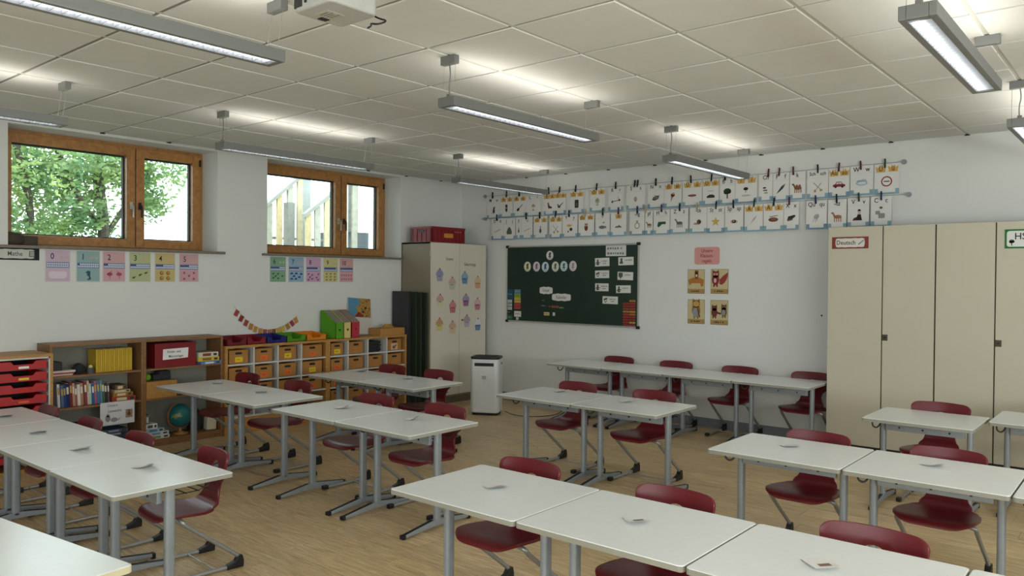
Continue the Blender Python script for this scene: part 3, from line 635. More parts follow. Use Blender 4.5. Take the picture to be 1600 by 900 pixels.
tag(bb.build('dark_bag', M['dark'], loc=(.1, 3.975, .069), smooth=True), 'black bag in the shadow between globe and paper bag', 'bag')
# ------------------------------------------------------------------ box shelves with cardboard boxes
ZS = [.873, .713, .535, .358, .18]
def boxshelf(y0, y1, cols, label, plinth):
    w = y1 - y0; t = thing('box_shelf', label, 'shelf', (0, (y0 + y1) / 2, 0), LW, 'low compartment shelves'); c0 = (y0 + y1) / 2
    for s in (-1, 1): MB().box(min(s * w / 2, s * (w / 2 - .03)), max(s * w / 2, s * (w / 2 - .03)), -.33, -.01, 0, .875).build('side', M['beech'], t, bevel=.0015)
    MB().box(-w / 2, w / 2, -.333, -.01, .875, .90).build('top', M['beech'], t, bevel=.0015)
    MB().box(-w / 2 + .03, w / 2 - .03, -.018, -.01, .165, .875).build('back_panel', M['white_lac'], t)
    for z in ZS[1:]: MB().box(-w / 2 + .03, w / 2 - .03, -.328, -.018, z - .016, z).build('shelf', M['white_lac'], t)
    for c in cols: MB().box(c - c0 - .008, c - c0 + .008, -.327, -.018, .18, .875).build('divider', M['white_lac'], t)
    if plinth: MB().box(-w / 2 + .03, w / 2 - .03, -.32, -.30, .0, .164).build('plinth', M['beech'], t)
    return t
boxshelf(4.172, 5.424, (4.498, 4.783, 5.076), 'low beech shelf with cardboard boxes below the coloured plastic trays', True)
boxshelf(5.425, 6.607, (5.708, 5.999, 6.290), 'low beech shelf with cardboard boxes below the magazine files', False)
def cardbox(y0, y1, z, label, lab):
    w = y1 - y0; h = .138; t = thing('cardboard_box', label, 'box', (.03, (y0 + y1) / 2, z), LW, 'cardboard boxes in the low shelves'); d = .275
    b = MB(); b.box(-w / 2, w / 2, -d, -d + .004, 0, h); b.box(-w / 2, w / 2, -.004, 0, 0, h); b.box(-w / 2, -w / 2 + .004, -d, 0, 0, h); b.box(w / 2 - .004, w / 2, -d, 0, 0, h); b.box(-w / 2, w / 2, -d, 0, 0, .003); b.box(-w / 2, w / 2, -d * .9, 0, h * .8, h * .82)
    b.build('body', M['card'], t); MB().prism(rrect(.078, .022, .0105, 0, h - .032, 3), -d - .0008, -d + .001).build('handle_hole', M['black'], t)
    if lab:
        MB().prism(rect(-.04, .045, .018, .068), -d - .0015, -d + .001).build('label', paper(lab), t); q = MB(); scribble(q, -.02, .03, .043, .012, -d - .0022); q.build('lettering', flat('#8a5a30'), t)
    return t
YE, OR_ = '#e5c530', '#e2703a'
cols1 = [4.202, 4.498, 4.783, 5.076, 5.394]; cols2 = [5.455, 5.708, 5.999, 6.29, 6.577]
labs = {(0, 0, 0): YE, (0, 0, 1): OR_, (0, 0, 2): YE, (0, 0, 3): OR_, (0, 1, 0): OR_, (0, 1, 1): OR_, (0, 1, 2): OR_, (0, 1, 3): YE, (0, 2, 3): OR_, (1, 0, 0): YE, (1, 1, 0): OR_, (1, 2, 0): OR_, (1, 3, 2): OR_, (0, 2, 1): YE}
cn = {YE: 'a yellow label', OR_: 'an orange label', None: 'no label'}
for u, cols in enumerate((cols1, cols2)):
    for r in range(4):
        for c in range(4):
            if (u, r, c) == (1, 0, 2) or (u == 0 and r == 3): continue
            lb_ = labs.get((u, r, c)); a0, a1 = cols[c] + .022, cols[c + 1] - .022 - (.03 if c < 3 else .01)
            t = cardbox(a0, a1, ZS[r + 1] + .0005, 'cardboard box with %s, %s from left in the %s row, %s shelf' % (cn[lb_], ORD[c], ['top', 'second', 'third', 'bottom'][r], 'left hand' if u == 0 else 'right hand'), lb_)
            if (u, r, c) == (1, 0, 3):
                pc = MB(); pc.box(-.055, .05, -.2772, -.2745, .01, .085); pc.build('picture_sheet', paper('#d9b58a'), t); pc = MB(); pc.poly(ell(-.01, .04, .025, .02), -.278); pc.poly(ell(.02, .06, .012, .012), -.278); pc.build('picture', flat('#7a5a4a'), t)
for k in range(9): tag(MB().box(.06, .29 + .01 * (k % 3), 6.02, 6.205 + .01 * (k % 2), .7138 + k * .0145, .7138 + k * .0145 + .012 ).build('paper_stack', mat('dark_sheets', '#26292b', .8)), 'bundle of black craft paper in the open compartment, number %s from below' % ['one', 'two', 'three', 'four', 'five', 'six', 'seven', 'eight', 'nine'][k], 'paper', 'black paper bundles')
# things on top of the box shelves
def letter_tray(y0, y1, col, nme, d=.27):
    w = y1 - y0; t = thing('letter_tray', nme, 'tray', (.03, (y0 + y1) / 2, .9008), LW, 'coloured plastic trays'); m = mat('tray_' + col[1:], col, .4)
    b = MB(); b.box(-w / 2, w / 2, -d, 0, 0, .004); b.build('base', m, t)
    sd = [(-w / 2, .0), (w / 2, .0), (w / 2, .062), (w * .28, .062), (w * .18, .03), (-w * .18, .03), (-w * .28, .062), (-w / 2, .062)]
    MB().prism(sd, -d, -d + .004).build('front', m, t)
    for s in (-1, 1):
        b = MB(); x0, x1 = s * w / 2 - .002 - s * .002, s * w / 2 + .002 - s * .002
        b.add([(x, yy, z) for x in (x0, x1) for yy, z in ((-d, 0), (0, 0), (0, .085), (-d, .062))], [(3, 2, 1, 0), (4, 5, 6, 7), (0, 1, 5, 4), (1, 2, 6, 5), (2, 3, 7, 6), (3, 0, 4, 7)]); b.build('side', m, t, fix=True)
    MB().box(-w / 2, w / 2, -.004, 0, 0, .085).build('back', m, t)
letter_tray(4.205, 4.43, '#6e1220', 'dark red plastic tray at the left end of the box shelf top'); letter_tray(4.435, 4.655, '#7d1524', 'dark red plastic tray next to the navy one')
letter_tray(4.665, 4.90, '#171f6e', 'navy blue plastic tray on the box shelf'); letter_tray(4.91, 5.15, '#4f8f1e', 'green plastic tray between the navy and the orange one'); letter_tray(5.16, 5.42, '#d9821a', 'orange plastic tray next to the green magazine file')
for y0, y1, c, nme, dot in ((5.528, 5.632, '#58ab1b', 'green', 'dark'), (5.642, 5.742, '#dccb74', 'pale yellow', 'dark'), (5.752, 5.866, '#c2303a', 'red', 'red')):
    t = thing('magazine_file', nme + ' magazine file standing on the box shelf', 'file', (.33, (y0 + y1) / 2, .9008), LW, 'magazine files'); w = y1 - y0; m = flat(c)
    b = MB(); b.box(-w / 2, w / 2, 0, .004, 0, .182); b.box(-w / 2, w / 2, .276, .28, 0, .315); b.box(-w / 2, w / 2, 0, .28, 0, .004)
    for s in (-1, 1):
        x0, x1 = sorted((s * w / 2, s * (w / 2 - .004))); pr = [(0, 0), (.28, 0), (.28, .315), (.235, .315), (0, .182)]; n = 5
        b.add([(x0, p[0], p[1]) for p in pr] + [(x1, p[0], p[1]) for p in pr], [tuple(range(n - 1, -1, -1)), tuple(range(n, 2 * n))] + [(i, (i + 1) % n, n + (i + 1) % n, n + i) for i in range(n)])
    b.build('body', m, t, fix=True)
    f = MB(); f.add([(sx * (w / 2 - .0045), yy, zz) for zo in (0, -.008) for sx, yy, zz in ((-1, .006, .183 + zo), (1, .006, .183 + zo), (1, .236, .312 + zo), (-1, .236, .312 + zo))], [(0, 1, 2, 3), (7, 6, 5, 4), (0, 4, 5, 1), (1, 5, 6, 2), (2, 6, 7, 3), (3, 7, 4, 0)])
    f.build('grey_folders', flat('#8d877a'), t, fix=True)
    MB().prism(ell(.005, .1, .013, .013), -.0012, .001).build('finger_hole', M['black'] if dot == 'dark' else flat('#8a1f28'), t)
ps = thing('picture_calendar', 'calendar with an animal picture over a blank white half, leaning on the wall', 'calendar', (.075, 6.085, .916), LW); ps.rotation_euler = (-.14, .08, LW)
MB().box(-.175, .175, 0, .006, 0, .437).build('lower_sheet', paper('#d5d2c9'), ps)
MB().box(-.172, .172, -.002, 0, .205, .435).build('picture_sheet', flat('#4f8fb5'), ps)
q = MB(); q.poly([(-.01, .434), (.17, .434), (.17, .207), (-.08, .207), (-.03, .28), (-.06, .33), (.0, .36)], -.0026); q.build('animal_fur', flat('#b98a3e'), ps)
q = MB(); q.poly([(-.08, .208), (-.02, .27), (.02, .255), (.06, .209)], -.003); q.poly(ell(.06, .27, .02, .014), -.003); q.build('red_part', flat('#93331f'), ps)
q = MB(); rr = random.Random(3)
for k in range(46):
    ux, uz = rr.uniform(0, .165), rr.uniform(.215, .43); q.poly(ell(ux, uz, rr.uniform(.004, .013), .004, 8, rr.uniform(0, 3)), -.0033)
q.poly(ell(.09, .32, .02, .013), -.0034); q.build('dark_markings', flat('#3a2414'), ps)
wt = thing('wooden_box', 'wooden tray with a ridged lid at the right end of the box shelf', 'box', (.21, 6.40, .9008), LW)
MB().box(-.20, .19, -.10, .11, .0, .012).build('base', M['beech'], wt)
for a in ((-.20, .19, -.10, -.09, .012, .085), (-.20, .19, .10, .11, .012, .085), (-.20, -.19, -.09, .10, .012, .085), (.18, .19, -.09, .10, .012, .085)): MB().box(*a).build('side_panel', M['beech'], wt)
MB().prism([(-.1, .085), (.1, .085), (.05, .13), (-.05, .13)], -.01, .005).build('handle', M['beech'], wt); MB().box(-.18, .18, -.09, .10, .06, .066).build('lid', M['oakcase'], wt)
for k, (x1, y0, m, nme) in enumerate([(.345, 6.635, mat('slate_board', '#3b3c3f', .8), 'slate grey board, frontmost of the boards leaning beside the cupboard'), (.42, 6.672, mat('green_board_a', '#1d2c1f', .7), 'dark green board, second of the boards beside the cupboard'), (.465, 6.712, mat('green_board_b', '#243524', .7), 'dark green board, third of the boards beside the cupboard'), (.52, 6.752, mat('green_board_c', '#1a261b', .7), 'dark green board, touching the tall cupboard')]):
    t = thing('pin_board', nme, 'board', (0, y0, 0), 0, 'boards leaning beside the cupboard')
    MB().box(.03, x1 - .008, 0, .024, .001, 1.43 - .004 * k).build('panel', m, t, bevel=.002); MB().box(x1 - .008, x1, -.001, .025, .001, 1.43 - .004 * k).build('edge_strip', flat('#2c3a2a' if k else '#303133'), t)
# ------------------------------------------------------------------ tall cupboard in the corner
tc_ = thing('tall_cupboard', 'tall cream cupboard with cupcake cut-outs in the corner', 'cupboard', (0, 7.312, 0), LW)
HW = .506
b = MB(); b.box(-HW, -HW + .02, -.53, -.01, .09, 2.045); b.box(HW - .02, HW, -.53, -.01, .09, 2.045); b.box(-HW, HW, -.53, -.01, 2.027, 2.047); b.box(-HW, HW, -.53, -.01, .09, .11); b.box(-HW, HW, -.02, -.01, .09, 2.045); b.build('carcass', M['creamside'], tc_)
MB().box(-HW + .01, HW - .01, -.51, -.03, 0, .09).build('plinth', mat('brown_plinth', '#6e6250', .6), tc_)
for s in (-1, 1):
    d = MB().box(*(sorted((s * .003, s * (HW - .002)))), -.552, -.532, .115, 2.04).build('door', M['cream'], tc_, bevel=.0015)
    for z in (.3, 1.1, 1.9): MB().box(s * HW - .006, s * HW + .006, -.55, -.53, z - .03, z + .03).build('hinge', M['alu'], d)
MB().box(.03, .045, -.5535, -.5515, 1.0, 1.03).build('lock', M['alu'], tc_)
for txt, yy, zz in (('Unsere', 7.123, 1.84), ('Geburtstage', 7.505, 1.778)):
    t = thing('word_card', 'white paper strip with the word %s on the tall cupboard' % txt, 'label', (.5525, yy, zz), LW, 'word strips on the tall cupboard'); w = .046 * len(txt) * .62 + .02
    MB().box(-w / 2, w / 2, -.0008, 0, -.032, .032).build('strip', paper('#dbd7c6'), t); lettering(t, [(txt, 0, 0, .058, .78)], M['ink'], -.0012)
CUP = [(6.951, 1.634, '#8f86b8', '#6d78b5', 'lilac cupcake with a blue top'), (7.176, 1.529, '#b9c39a', '#c7a48e', 'pale green cupcake with a beige top'), (6.962, 1.315, '#d9cf8d', '#c98f86', 'yellow cupcake with a rosy top'), (7.187, 1.233, '#c24a5a', '#cf6a70', 'red cupcake'), (6.953, 1.016, '#ddcb5c', '#c7884a', 'yellow cupcake with an orange brown top'), (7.186, .971, '#e0b48c', '#d79a72', 'peach coloured cupcake'),
       (7.407, 1.602, '#3f78b8', '#6fa3cf', 'blue cupcake'), (7.657, 1.543, '#d9915e', '#d9c07a', 'orange cupcake with a yellow top'), (7.432, 1.313, '#8a3f7c', '#8d86b4', 'purple cupcake with a lilac top'), (7.656, 1.258, '#c0566f', '#d9a6ac', 'pink cupcake'), (7.452, 1.04, '#b79cc4', '#a58a9c', 'pale lilac cupcake with a small tag'), (7.664, .987, '#3a6fb0', '#dfe3ea', 'blue cupcake with a white top')]
def pastel(h): return '#%02x%02x%02x' % tuple(int(.72 * int(h[i:i + 2], 16) + .28 * v) for i, v in ((1, 205), (3, 198), (5, 184)))
for yy, zz, c1, c2, nme in CUP:
    leafy = c1 == '#3f78b8'; c1, c2 = pastel(c1), pastel(c2)
    t = thing('cupcake_cutout', nme + ' paper cut-out on the tall cupboard door', 'cut-out', (.5525, yy, zz), LW, 'cupcake cut-outs')
    MB().prism([(-.058, .005), (.058, .005), (.044, -.075), (-.044, -.075)], -.0012, 0).build('wrapper', flat(c1), t)
    MB().prism([(-.066, .0), (.066, .0), (.062, .03), (.04, .055), (.016, .075), (-.016, .075), (-.04, .055), (-.062, .03)], -.002, -.0004).build('frosting', flat(c2), t)
    MB().prism(ell(0, .08, .01, .01, 10), -.0026, -.001).build('cherry', flat('#3d6a2e' if leafy else '#8c2a2e'), t)
    q = MB(); scribble(q, -.035, .035, -.012, .014, -.0026); q.build('lettering', M['ink'], t)
    if 'tag' in nme: MB().prism(ell(-.085, .02, .02, .012, 10), -.002, 0).build('side_tag', flat('#8c4a3a'), t)
cr = thing('stacking_crate', 'red plastic crate on top of the tall cupboard', 'crate', (.33, 7.14, 2.0485), LW)
cw, cd, ch_ = .295, .19, .195
b = MB(); b.box(-cw, cw, -cd, cd, 0, .01)
for s in (-1, 1): b.box(-cw, cw, *sorted((s * cd, s * (cd - .008))), .01, ch_ - .03); b.box(*sorted((s * cw, s * (cw - .008))), -cd, cd, .01, ch_ - .03)
b.build('body', M['crate'], cr)
b = MB()
for s in (-1, 1): b.box(-cw - .006, cw + .006, *sorted((s * (cd + .006), s * (cd - .01))), ch_ - .03, ch_); b.box(*sorted((s * (cw + .006), s * (cw - .01))), -cd, cd, ch_ - .03, ch_)
b.build('rim', M['crate'], cr, bevel=.003)
b = MB()
for k in range(-4, 5): b.box(k * .065 - .004, k * .065 + .004, -cd - .006, -cd, .01, ch_ - .03)
for k in range(-2, 3): b.box(-cw - .006, -cw, k * .08 - .004, k * .08 + .004, .01, ch_ - .03)
b.build('ribs', M['crate'], cr)
MB().box(-.09, .07, -cd - .0085, -cd - .006, .06, .115).build('label', paper('#c98a3a'), cr); 
for s in (-1, 1): MB().prism(rrect(.10, .03, .014, 0, ch_ - .055), -.001, .001).build('handle_slot', M['black'], cr, loc=(s * (cw + .0065), 0, 0), rot=(0, 0, PI / 2))
q = MB()
for k in range(4): q.box(.10 + k * .035, .12 + k * .035, -cd - .0068, -cd - .006, .13, .15)
q.build('stamped_marks', flat('#c9555a'), cr)
# ------------------------------------------------------------------ back wall: alphabet cards on two wires
def animal(cx, cz, s, legs=4, neck=.5):
    out = [ell(cx, cz, .5 * s, .24 * s)]
    for k in range(legs): x = cx + (-.4 + .8 * k / (legs - 1)) * s; out.append(rect(x - .06 * s, x + .06 * s, cz - .65 * s, cz))
    out.append([(cx - .5 * s, cz), (cx - .25 * s, cz + .1 * s), (cx - .5 * s, cz + neck * s), (cx - .68 * s, cz + neck * s)]); out.append(ell(cx - .66 * s, cz + neck * s, .18 * s, .12 * s)); return out
def star(cx, cz, r, n=5): return [(cx + math.sin(PI * k / n) * (r if k % 2 == 0 else r * .45), cz + math.cos(PI * k / n) * (r if k % 2 == 0 else r * .45)) for k in range(2 * n)]
def bar(x0, z0, x1, z1, w):
    d = Vector((x1 - x0, z1 - z0)).normalized(); nx, nz = -d.y * w / 2, d.x * w / 2
    return [(x0 - nx, z0 - nz), (x1 - nx, z1 - nz), (x1 + nx, z1 + nz), (x0 + nx, z0 + nz)]
def pic(kind, s=.05):
    P = []
    def a(c, *polys): P.append((c, [[(x * s, z * s) for x, z in q] for q in polys]))
    if kind == 'tree': a('#4a3726', rect(-.12, .12, -1, .1)); a('#33502f', ell(0, .35, .75, .55), ell(-.3, .15, .4, .35), ell(.35, .2, .4, .3))
    elif kind == 'car': a('#8f2b33', [(-1, -.3), (1, -.3), (1, .05), (.6, .15), (.35, .55), (-.4, .55), (-.65, .15), (-1, .05)]); a('#2b2528', ell(-.55, -.3, .2, .2), ell(.55, -.3, .2, .2)); a('#d8d3cf', [(-.5, .15), (-.3, .45), (-.02, .45), (-.02, .15)], [(.06, .15), (.06, .45), (.3, .45), (.5, .15)])
    elif kind == 'dark car': a('#333537', [(-.8, -.7), (.8, -.7), (.8, -.3), (.4, -.1), (-.3, -.1), (-.8, -.4)]); a('#b9796a', rect(-.6, .6, .55, .62))
    elif kind == 'star': a('#cdb24c', star(0, 0, .9))
    elif kind == 'scissors': a('#8e9290', bar(-.7, .7, .5, -.5, .12), bar(.6, .6, -.3, -.6, .12)); a('#b08d4e', ell(.6, -.65, .25, .2), ell(-.4, -.75, .2, .25))
    elif kind == 'cloud': a('#a9bccb', ell(0, -.1, .95, .4), ell(-.35, .15, .45, .35), ell(.3, .2, .5, .4)); a('#c9d6df', ell(0, -.05, .7, .25))
    elif kind == 'mouse': a('#4a4446', ell(.05, -.3, .35, .55), ell(.1, .35, .28, .25), ell(.3, .6, .15, .15), bar(-.3, -.6, -.7, -.9, .08))
    elif kind == 'ring': a('#b39a4c', ell(0, -.15, .6, .65)); a('#e4e4e1', ell(0, -.15, .42, .46)); a('#8fa4b0', [(-.2, .5), (.2, .5), (.3, .75), (0, .95), (-.3, .75)])
    elif kind == 'feather': a('#3e4a56', [(-.8, -.8), (-.3, -.5), (.4, .1), (.8, .9), (.1, .5), (-.4, -.2)])
    elif kind in ('camel', 'horse', 'zebra', 'cat'):
        c = dict(camel='#8d5b3c', horse='#a06a3c', zebra='#77787b', cat='#b07a4c')[kind]; a(c, *animal(.1, -.05, 1.3, 4, .5))
        if kind == 'camel': a(c, ell(-.1, .3, .22, .25), ell(.4, .3, .22, .25))
        if kind == 'zebra': a('#26272a', *[bar(-.35 + .25 * k, -.3, -.3 + .25 * k, .25, .08) for k in range(4)])
    elif kind == 'owl': a('#6d3a26', ell(0, -.1, .45, .7), [(-.4, .45), (-.3, .9), (-.05, .6)], [(.4, .45), (.3, .9), (.05, .6)]); a('#c9a68a', ell(-.16, .3, .14, .16), ell(.16, .3, .14, .16))
    elif kind == 'trousers': a('#3a5a3a', [(-.9, -.1), (-.7, .45), (.9, .45), (.9, -.05), (.1, -.05), (-.55, -.6), (-.9, -.5)])
    elif kind == 'jacket': a('#59684a', [(-.7, -.8), (.7, -.8), (.8, -.3), (.5, .4), (.15, .8), (-.15, .8), (-.5, .4), (-.8, -.3)]); a('#3d4a33', bar(0, -.8, 0, .7, .06))
    elif kind == 'eye': a('#c9b79c', ell(0, 0, .8, .3)); a('#2f3338', ell(0, 0, .25, .26)); a('#4d3c2e', bar(-.8, .45, .6, .6, .12))
    elif kind == 'ice cream': a('#b98a56', [(-.35, .1), (.25, .3), (-.45, -1)]); a('#5a3428', ell(0, .35, .42, .36)); a('#c98a93', ell(.15, .65, .25, .2))
    elif kind == 'flask': a('#6d2f33', ell(0, 0, .9, .22)); a('#a8555a', ell(0, .05, .6, .1))
    elif kind == 'sign': a('#9a2f35', ell(0, 0, .85, .85)); a('#e3e1dc', ell(0, 0, .65, .65)); a('#3a3233', rect(-.45, .45, -.08, .08))
    elif kind == 'pennant': a('#2e2a2c', [(-.3, .9), (.3, .9), (.3, -.5), (0, -.9), (-.3, -.5)]); a('#c9c2b8', star(0, .1, .22))
    elif kind == 'brush': a('#3f2f2c', bar(-.2, -.2, .8, .7, .16)); a('#2c2224', ell(-.4, -.4, .45, .3, 12, .7))
    elif kind == 'lamp': a('#a78f85', [(-.5, .1), (.5, .1), (.25, .6), (-.25, .6)]); a('#c8b06a', rect(-.5, .5, 0, .1)); a('#8a8784', ell(0, -.7, .4, .1), rect(-.04, .04, -.7, 0))
    elif kind == 'boot': a('#5a3c34', [(-.5, .7), (-.2, .7), (0, 0), (.7, -.3), (.7, -.6), (-.3, -.6)])
    elif kind == 'pipe': a('#4c2b28', [(-.8, .2), (-.5, .2), (-.4, -.2), (.2, -.1), (.8, .5), (.75, .6), (.1, .1), (0, -.6), (-.6, -.6)])
    elif kind == 'oven': a('#3d3536', rrect(1, 1.7, .15)); a('#5c5253', rect(-.3, .3, -.5, .2))
    elif kind == 'globe': a('#b0b196', ell(0, .2, .55, .6)); a('#8c9a78', ell(-.1, .3, .3, .25)); a('#a89a7c', rect(-.35, .35, -.75, -.6), rect(-.06, .06, -.6, -.4))
    elif kind == 'bone': a('#57403c', bar(-.8, -.1, .8, .1, .12), ell(-.85, -.15, .2, .25), ell(.85, .15, .2, .25), bar(.5, .3, .6, .9, .06))
    elif kind == 'shell': a('#8c8480', ell(0, 0, .35, .5)); a('#b0a8a2', ell(.05, .05, .2, .3))
    elif kind == 'nest': a('#55584a', ell(0, -.05, .8, .4, 14, .4), bar(-.9, -.3, .9, .5, .07), bar(-.6, .3, .7, -.3, .07), bar(-.4, .6, .5, .2, .06)); a('#7d8068', ell(.1, .05, .4, .2, 12, .4))
    elif kind == 'hedgehog': a('#2e2b2a', ell(-.05, .5, .45, .3)); a('#7a776e', ell(-.05, -.05, .12, .1)); a('#b7bcb5', ell(0, -.7, .9, .18))
    elif kind == 'book': a('#7a6a52', rect(-.6, .4, -.3, .05)); a('#3e3a33', ell(-.3, .5, .45, .2)); a('#97a089', ell(.1, -.75, .5, .2))
    elif kind == 'rod': a('#c6a08c', bar(-.9, -.3, .9, .3, .2))
    elif kind == 'bottle': a('#4d5356', ell(0, -.35, .3, .5), rect(-.1, .1, 0, .7))
    elif kind == 'bird': a('#d0b25a', ell(-.2, .5, .6, .3), [(.2, .5), (.7, .7), (.4, .3)]); a('#4a2628', ell(.3, -.3, .4, .35), ell(-.4, -.75, .2, .18))
    elif kind == 'fish': a('#6e7478', ell(-.1, -.2, .8, .35), [(.5, -.2), (.9, .1), (.9, -.5)]); a('#8a8f92', ell(.3, .75, .25, .15))
    elif kind == 'meadow': a('#6a7250', [(-.9, -.3), (.9, -.3), (.5, 0), (.1, .3), (-.1, 0), (-.5, .05)])
    elif kind == 'snail': a('#b08a78', ell(-.3, -.3, .7, .2)); a('#6b4640', ell(.15, .05, .45, .45)); a('#3f2a2a', ell(.3, .0, .2, .2))
    elif kind == 'mirror': a('#b9a58c', ell(0, -.2, .7, .35)); a('#2d2b2f', ell(0, -.15, .4, .3)); a('#c9c2b2', ell(-.05, -.1, .15, .1))
    elif kind == 'quill': a('#a8a29c', [(-.6, -.8), (.3, .2), (.6, .8), (0, .3)])
    elif kind == 'sausages': a('#7a4236', ell(0, -.1, .9, .4), bar(-.7, .4, .8, .6, .12)); a('#96584a', ell(.1, 0, .5, .15))
    elif kind == 'box': a('#3a302b', [(-.7, -.3), (.3, -.1), (.8, .3), (.6, .55), (-.5, .3)]); a('#6e5a4c', [(-.7, -.3), (.3, -.1), (.25, -.35), (-.6, -.55)])
    elif kind == 'jellyfish': a('#a3a4a3', ell(0, .1, .5, .4, 12, .6), bar(-.3, -.2, -.6, -.8, .1), bar(0, -.2, -.2, -.9, .1), bar(.2, -.1, .1, -.7, .1))
    elif kind == 'magician': a('#2e2629', [(-.4, -.9), (.6, -.9), (.4, .1), (-.1, .1)], ell(.15, .7, .3, .12), rect(-.02, .32, .7, .95)); a('#c9b3a6', ell(.15, .35, .22, .28)); a('#5e2a2c', [(-.9, -.9), (-.3, -.9), (-.2, -.3), (-.7, -.5)])
    elif kind == 'stones': a('#8f928f', rrect(1.0, .8, .15, .1, -.3), rrect(.7, .6, .12, -.5, .2)); a('#7c4a44', ell(.0, 1.0, .25, .2))
    elif kind == 'leaf': a('#55604c', ell(0, -.3, .5, .3, 12, .4)); a('#4a4038', ell(-.2, .55, .4, .12, 12, -.2))
    else: a('#7a6a5c', ell(0, 0, .6, .45))
    return P
R1 = [(0.48, 0.717, 'M m', 0, 'mouse'), (0.717, 0.935, 'A a', 1, 'pennant'), (0.935, 1.159, 'A a', 1, 'brush'), (1.159, 1.399, 'L l', 0, 'lamp'), (1.444, 1.621, 'E e', 1, 'boot'), (1.621, 1.794, 'E e', 1, 'pipe'), (1.848, 2.057, 'O o', 1, 'oven'), (2.15, 2.371, 'O o', 1, 'globe'), (2.411, 2.624, 'R r', 0, 'bone'), (2.662, 2.915, 'S s', 0, 'shell'), (2.942, 3.159, 'N n', 0, 'nest'), (3.159, 3.377, 'Ei ei', 1, 'ice cream'), (3.385, 3.622, 'Ü ü', 1, 'flask'), (3.627, 3.823, 'U u', 1, 'dark car'), (3.823, 4.005, 'B b', 0, 'tree'), (4.005, 4.244, 'I i', 1, 'hedgehog'), (4.258, 4.41, 'Ch', 0, 'book'), (4.41, 4.581, 'F f', 0, 'feather'), (4.581, 4.743, 'k', 0, 'camel'), (4.757, 4.968, 'Sch sch', 0, 'scissors'), (4.968, 5.166, 'Au au', 1, 'car'), (5.172, 5.383, 'W w', 0, 'cloud'), (5.389, 5.609, 'Ü ü', 1, 'sign')]
R2 = [(0.584, 0.793, 'D d', 0, 'rod'), (0.793, 1.004, 'J j', 0, 'jacket'), (1.006, 1.104, 'p', 0, 'bottle'), (1.106, 1.29, 'G', 0, 'rod'), (1.30, 1.525, 'O o', 1, 'bottle'), (1.559, 1.755, 'Ö ö', 1, 'scissors'), (1.755, 1.988, 'Y y', 0, 'bird'), (1.999, 2.235, 'Eu eu', 1, 'owl'), (2.245, 2.454, 'ß', 0, 'fish'), (2.463, 2.685, 'ie', 1, 'meadow'), (2.723, 2.926, '-ng', 0, 'ring'), (2.93, 3.034, 'pf', 0, 'horse'), (3.037, 3.248, 'H h', 0, 'trousers'), (3.252, 3.475, 'Z z', 0, 'zebra'), (3.489, 3.697, '-ck', 0, 'snail'), (3.697, 3.899, 'St st', 0, 'star'), (3.899, 4.11, 'Sp sp', 0, 'mirror'), (4.118, 4.322, 'Ä ä', 1, 'quill'), (4.322, 4.535, 'Ä ä', 1, 'sausages'), (4.535, 4.691, 'X x', 0, 'box'), (4.761, 4.966, 'Qu qu', 0, 'jellyfish'), (4.972, 5.151, '-tz', 0, 'cat'), (5.157, 5.356, 'V v', 0, 'magician'), (5.368, 5.553, 'C c', 0, 'stones')]
crown = [(-.5, -.5), (.5, -.5), (.62, .35), (.3, .1), (.12, .55), (0, .2), (-.12, .55), (-.3, .1), (-.62, .35)]
def pics(parent, kind, cx, cz, s, y):
    mb = MB(); mats = []
    for c, polys in pic(kind, s):
        mats.append(flat(c)); mb.k = len(mats) - 1
        for q in polys: mb.poly([(x + cx, z + cz) for x, z in q], y); 
        y -= .0004
    # faces must look towards -y
    return mb.build('picture', mats, parent)
for ri, (lst, ztop, zbot) in enumerate(((R1, 2.697, 2.412), (R2, 2.396, 2.112))):
    for i, (x0, x1, txt, orange, kind) in enumerate(lst):
        cx = (x0 + x1) / 2; w = x1 - x0 - .004; zt = ztop + .012 * (cx - 3) / 2.6 * (1 if ri == 0 else .3) + random.uniform(-.004, .004); h = ztop - zbot
        t = thing('alphabet_card', 'white alphabet card %s with %s picture in the %s row' % (txt, kind, 'upper' if ri == 0 else 'lower'), 'card', (cx, YB - (.012 if ri == 0 else .037) - .004 * (i % 2), zt - h), 0, 'alphabet cards on the two wires')
        t.rotation_euler = (random.uniform(-.012, .0), 0, 0)
        MB().box(-w / 2, w / 2, -.001, 0, 0, h).build('sheet', paper('#e2e2df'), t)
        q = MB(); q.box(-w / 2, w / 2, -.0018, -.001, 0, .016); q.box(-w / 2, -w / 2 + .032, -.0018, -.001, .016, .052); q.box(w / 2 - .032, w / 2, -.0018, -.001, .016, .052); q.build('blue_base', flat('#7fa8bd' if i % 5 else '#7396b4'), t)
        MB().box(-w / 2 + .004, w / 2 - .004, -.0016, -.001, h * .735, h * .74).build('ruled_line', flat('#b9b9b4'), t)
        ks = .058 if w > .15 else .042
        pics(t, kind, 0, h * .42, ks, -.0022)
        parts = txt.split(' '); xs = [0] if len(parts) == 1 else [-w * .24, w * .26]
        if orange:
            q = MB()
            for xx in xs: q.prism([(xx + a * .074, h * .845 + c * .066) for a, c in crown], -.0024, -.001)
            q.build('crown', flat('#d6a650'), t)
        lettering(t, [(p_, xx, h * (.832 if orange else .86), .062 if len(txt) < 6 else .050, .88) for p_, xx in zip(parts, xs)], flat('#5a3c1c') if orange else M['ink'], -.003)
